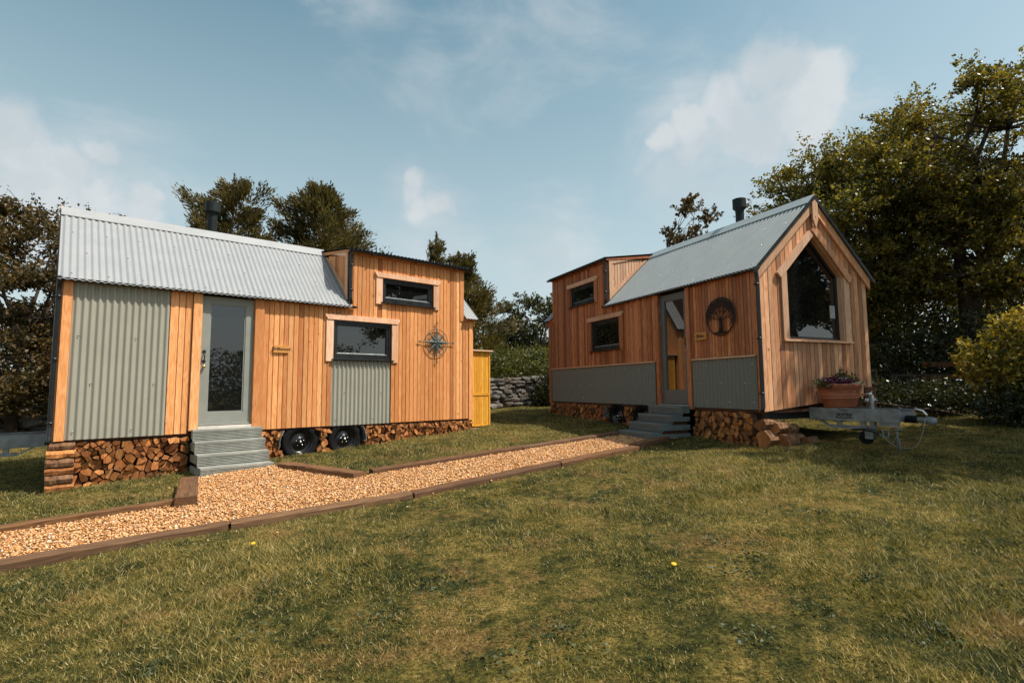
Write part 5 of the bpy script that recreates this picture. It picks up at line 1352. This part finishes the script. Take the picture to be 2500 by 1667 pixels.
# conifers behind the left cabin
conifer('conifer_tree', 'shaggy conifer behind the left cabin flue, with a bare leader', (-9.75, 18.2), 8.15, 3.0, 40000, 41, ncl=120)
conifer('conifer_tree', 'wide shaggy conifer rising behind the left cabin dormer', (-6.9, 18.8), 8.0, 3.5, 50000, 42, ncl=140)
conifer('conifer_tree', 'dark conifer showing beyond the far end of the left cabin', (-1.75, 20.2), 5.5, 2.6, 30000, 43, skew=(-.3, 0))
conifer('conifer_tree', 'thin conifer tip poking above the left cabin dormer roof', (-2.95, 20.6), 6.4, .62, 6000, 44, ncl=40)
broadleaf('broadleaf_tree', 'rounded grey-green tree in the gap between the cabins', (1.3, 25.5), [((0, 0, 3.0), (2.2, 1.8, 1.6)), ((-.6, 0, 1.5), (2.2, 1.6, 1.2))], 'leaf_dull', 26000, .12, 45, .5, .14, .3, nclump=52)
broadleaf('broadleaf_tree', 'dull green tree mostly hidden behind the right cabin far end', (4.6, 24.0), [((0, 0, 2.6), (2.3, 1.8, 1.5))], 'leaf_dull', 14000, .13, 46, .5, .14, .3, nclump=34)
# hedge and ivy in the gap
shrub('hedge', 'sunlit pale green bracken hedge above the stone wall between the cabins', (0.6, 17.6), [((-1.6, -.7, .75), (1.1, .8, .95)), ((-.4, -.2, .85), (1.1, .8, .95)), ((.9, .3, .9), (1.2, .8, 1.0)), ((2.2, .9, .9), (1.2, .8, 1.0)), ((3.6, 1.4, .9), (1.3, .8, 1.0))], 'leaf_bracken', 30000, .10, 'hedge', asp=.42)
shrub('ivy_bush', 'dark ivy bush smothering the stone wall beside the right cabin', (1.15, 15.75), [((0, 0, .45), (.5, .4, .50)), ((.5, .3, .65), (.6, .4, .6)), ((-.3, -.2, .2), (.3, .25, .22))], 'leaf_ivy', 6500, .06, 'shrub', asp=.8)
# right: sunlit bush, dark undergrowth
shrub('golden_bush', 'sunlit yellow-green bush at the right picture edge', (8.4, 9.05), [((.30, 0, 1.45), (.50, .5, .48)), ((-.30, .1, 1.05), (.42, .42, .40)), ((.75, -.2, .95), (.5, .5, .5)), ((.1, -.1, .75), (.6, .5, .45)), ((.5, 0, .4), (.7, .5, .4))], 'leaf_gold', 9000, .085)
shrub('undergrowth', 'dark laurel undergrowth right of the right cabin gable', (7.3, 11.4), [((-.9, .4, .8), (.8, .6, .9)), ((.2, .3, .7), (.9, .6, .85)), ((1.5, .2, .9), (.9, .7, .9)), ((2.8, -.2, 1.1), (.9, .8, 1.1)), ((4.0, -.8, 1.1), (1.0, .9, 1.1))], 'leaf_ivy', 17000, .085)
shrub('undergrowth', 'dark undergrowth under the hawthorn at the left picture edge', (-10.6, 12.6), [((-1.2, .2, .8), (1.1, .7, .9)), ((.3, .3, .9), (1.2, .7, .9)), ((1.6, .9, .9), (1.2, .7, .9))], 'leaf_hawthorn', 9000, .08)
shrub('undergrowth', 'dense dark thicket behind the trees at the right picture edge', (10.5, 15.8), [((-5.0 + 1.9 * i, .5 * (i % 2), 1.7 + .3 * (i % 3)), (1.5, .8, 2.0 + .3 * (i % 2))) for i in range(6)], 'leaf_dull', 26000, .15)
shrub('undergrowth', 'low dark ground cover at the foot of the lattice panels and fence rails', (8.6, 10.0), [((-2.2 + .75 * i, .25 * (i % 2) - .12 * i + .3, .22 + .08 * (i % 3)), (.55, .42, .34 + .1 * (i % 2))) for i in range(8)], 'leaf_ivy', 12000, .07)
shrub('undergrowth', 'dark leafy shrub growing in the shade under the golden bush', (8.55, 8.75), [((-.35, 0, .30), (.55, .45, .38)), ((.35, -.1, .38), (.65, .5, .48)), ((1.1, -.2, .45), (.7, .5, .55))], 'leaf_ivy', 6500, .07)
# far hedges: what the panes mirror, and the boundary behind everything
shrub('hedge', 'far boundary hedge across the field behind the photographer, mirrored in the door glass', (22, -12), [((-8 + 4 * i, -6 + 4.2 * i, 1.9), (2.9, 2.7, 2.2 + .6 * (i % 2))) for i in range(5)], 'leaf_dull', 26000, .20, 'hedge')
shrub('hedge', 'long dark boundary hedge behind both cabins', (0, 30), [((-26 + 5 * i, -abs(i - 5.2) * .9, 1.6), (3.4, 1.4, 2.2)) for i in range(11)], 'leaf_dull', 26000, .26, 'hedge')

# ------------------------------------------------------------------ lattice panels and rails in the shade at right
def lattice(c, wid, hgt, rz, label):
    g = gzf(*c); root = empty('lattice_panel', (c[0], c[1], g), rz); setprops(root, label, 'trellis'); z0_ = .12; sp = .10
    for s_ in (1, -1):
        q = -hgt
        while q < wid:
            x0 = max(0, q); x1 = min(wid, q + hgt)
            if x1 - x0 > .05:
                za, zb_ = (x0 - q, x1 - q) if s_ > 0 else (hgt - (x0 - q), hgt - (x1 - q)); w2_ = .012; y = .008 * s_
                mb = MB(); mb.add([(x0 - wid / 2 - w2_, y - .004, z0_ + za), (x0 - wid / 2 + w2_, y - .004, z0_ + za), (x1 - wid / 2 + w2_, y - .004, z0_ + zb_), (x1 - wid / 2 - w2_, y - .004, z0_ + zb_),
                                   (x0 - wid / 2 - w2_, y + .004, z0_ + za), (x0 - wid / 2 + w2_, y + .004, z0_ + za), (x1 - wid / 2 + w2_, y + .004, z0_ + zb_), (x1 - wid / 2 - w2_, y + .004, z0_ + zb_)],
                                  [(0, 1, 2, 3), (4, 7, 6, 5), (0, 4, 5, 1), (1, 5, 6, 2), (2, 6, 7, 3), (3, 7, 4, 0)])
                build('slat', mb, 'lattice_wood', root)
            q += sp * 1.35
    for (a, b, e, f_) in ((-wid / 2 - .03, -wid / 2, 0, z0_ + hgt + .05), (wid / 2, wid / 2 + .03, 0, z0_ + hgt + .05)): build('post', MB().box(a, b, -.02, .02, e, f_), 'lattice_wood', root)
    build('rail', MB().box(-wid / 2, wid / 2, -.018, .018, z0_ + hgt, z0_ + hgt + .035), 'lattice_wood', root)
lattice((8.05, 10.55), .95, .62, -.15, 'weathered diamond lattice panel in deep shade right of the right cabin')
lattice((6.85, 10.6), .70, .75, -.05, 'weathered diamond lattice panel close beside the right cabin gable corner')
rp = (9.35, 10.9); rg_ = gzf(*rp); rf = empty('rail_fence', (rp[0], rp[1], rg_), -.1); setprops(rf, 'two red-brown fence rails in shade beside the golden bush', 'fence')
for z in (.66, .92): build('rail', MB().box(-.9, .9, -.02, .02, z - .05, z + .05), 'rail_dark', rf)
for x in (.85,): build('post', MB().box(x - .04, x + .04, .021, .09, 0, 1.05), 'rail_dark', rf)

# ------------------------------------------------------------------ grass
holes = [path_poly]
def foot_poly(F, pts): return [tuple(F.w(u, v)[:2]) for u, v in pts]
holes += [foot_poly(FA, [(1.48, .2), (2.41, .2), (2.41, -.76), (1.48, -.76)]), foot_poly(FB, [(1.44, .2), (2.31, .2), (2.31, -.87), (1.44, -.87)]),
          foot_poly(FA, [(0, .02), (L, .02), (L, 2.2), (0, 2.2)]), foot_poly(FB, [(0, .05), (L, .05), (L, 2.2), (0, 2.2)])]
def strip(a, b, w_):
    dx, dy = b[0] - a[0], b[1] - a[1]; l_ = math.hypot(dx, dy); ox, oy = -dy / l_ * w_ / 2, dx / l_ * w_ / 2
    return [(a[0] + ox, a[1] + oy), (b[0] + ox, b[1] + oy), (b[0] - ox, b[1] - oy), (a[0] - ox, a[1] - oy)]
for i in range(4):
    a, b = P_front[i], P_front[i + 1]; ox, oy = off(a, b, .085); holes.append(strip((a[0] + ox, a[1] + oy), (b[0] + ox, b[1] + oy), .16))
holes += [strip((1.80, 8.06), (2.46, 8.66), .14), strip((-1.80, 6.88), (1.78, 9.31), .15), strip((-3.20, 7.58), (-1.88, 6.66), .19), strip((-3.98, 6.66), (-3.37, 5.60), .19), strip((-3.53, 5.72), (-7.4, 3.18), .10)]
def patch(x, y):
    return np.sin(x * 1.3 + 1.7 * np.sin(y * .9)) * np.sin(y * 1.5 + 1.2 * np.cos(x * .7)) + .6 * np.sin(x * 3.1 - y * 2.3) * np.sin(y * 2.9 + x)
BARE = [(rng.uniform(-5, 6), rng.uniform(2.8, 8.0), rng.uniform(.05, .14)) for _ in range(26)]
GX, GY, GS = [], [], []
for (ya, yb, dn, sc) in ((1.7, 3.6, 10500, 1.0), (3.6, 5.2, 8000, 1.08), (5.2, 8.0, 4400, 1.25), (8.0, 12.0, 2300, 1.6), (12.0, 17.5, 900, 2.2)):
    wmax = 1.02 * yb + 1.2; n = int(dn * 2 * wmax * (yb - ya)); x = rng.uniform(-wmax, wmax, n); y = rng.uniform(ya, yb, n)
    k_ = np.abs(x) < 1.02 * y + 1.0; x, y = x[k_], y[k_]; bare = patch(x, y); k_ = rng.random(len(x)) < np.clip(.95 + .35 * bare, .55, 1.0); x, y = x[k_], y[k_]
    for h in holes:
        k_ = ~in_poly(x, y, h); x, y = x[k_], y[k_]
    for (bx, by, br) in BARE:
        k_ = ((x - bx) ** 2 + ((y - by) * 1.3) ** 2 > br * br * rng.uniform(.3, 1.2, len(x))) | (rng.random(len(x)) < .18); x, y = x[k_], y[k_]
    GX.append(x); GY.append(y); GS.append(np.full(len(x), sc))
x = np.concatenate(GX); y = np.concatenate(GY); sc = np.concatenate(GS); n = len(x)
# tuft structure: neighbouring blades share a lean
tl_ = patch(x * 2.1 + 5, y * 2.1); az = rng.uniform(0, 6.28, n) * .75 + tl_ * 1.3; lean = rng.uniform(.3, 1.6, n)
hgt = (.012 + .022 * rng.random(n) ** 1.8) * (1 + .55 * np.clip(patch(x * .8, y * .8), -.7, 1) + .4 * np.clip(patch(x * 3.3 + 2, y * 3.1), -.5, 1)) * np.minimum(sc, 1.35)
wid = .0030 * sc * rng.uniform(.7, 1.3, n)
zz = gz(x, y) + .012 * np.sin(x * 1.7 + np.sin(y * 1.1) * 1.3) * np.sin(y * 1.9 + np.cos(x * .8)) + .010 * np.sin(x * 3.9 + y * 2.2) * np.sin(y * 3.1 - x) - .004
tx_, ty_ = np.cos(az) * lean * hgt, np.sin(az) * lean * hgt; ww = rng.uniform(0, 6.28, n); wx, wy = np.cos(ww) * wid, np.sin(ww) * wid
GV = np.stack([np.stack([x - wx, y - wy, zz], 1), np.stack([x + wx, y + wy, zz], 1), np.stack([x + tx_, y + ty_, zz + hgt], 1)], 1).reshape(-1, 3)
gr = fastmesh('grass', GV, 3, 'grass_blade'); setprops(gr, 'short patchy mown grass covering the lawn', 'grass', kind='stuff')
print('grass blades', n)
WP, WD = [], []
for q in range(150):
    wx_, wy_ = rng.uniform(-6, 7), 2.6 + 6.5 * rng.random() ** 1.3
    if abs(wx_) > 1.05 * wy_ + .8 or any(in_poly(np.array([wx_]), np.array([wy_]), h)[0] for h in holes): continue
    m_ = int(rng.integers(14, 60)); sp_ = rng.uniform(.03, .11); pp = rng.normal(size=(m_, 2)) * sp_ + np.array([wx_, wy_])
    WP.append(np.column_stack([pp, gz(pp[:, 0], pp[:, 1]) + rng.uniform(.008, .03, m_)])); WD.append(np.column_stack([rng.normal(size=(m_, 2)), rng.normal(size=m_) * .25]))
WP = np.concatenate(WP); WD = np.concatenate(WD)
wd_o = fastmesh('clover', leaf_cloud(WP, WD, rng.uniform(.014, .034, len(WP)), rng.uniform(.010, .022, len(WP))), 4, 'clover_leaf'); setprops(wd_o, 'low clover and weed leaves scattered through the lawn', 'clover', kind='stuff')

DL = [((1.03, 3.55), 'single yellow dandelion flower in the middle of the front lawn'), ((-2.05, 4.30), 'yellow dandelion flower in the lawn below the gravel path')]
for (p_, lab) in DL:
    g_ = gzf(*p_); rt = empty('dandelion', (p_[0], p_[1], g_)); setprops(rt, lab, 'flower', 'dandelions in the lawn')
    build('stalk', MB().tube([(0, 0, -.01), (.004, .002, .03)], .0022, 5), 'pot_leaf', rt, loc=(0, 0, 0))
    build('flower_head', MB().lathe([(.004, 0), (.017, .006), (.019, .010), (.012, .014), (0, .015)], (.004, .002, .03), (0, -.3, 1), 12), 'dandelion_yellow', rt, loc=(0, 0, 0))
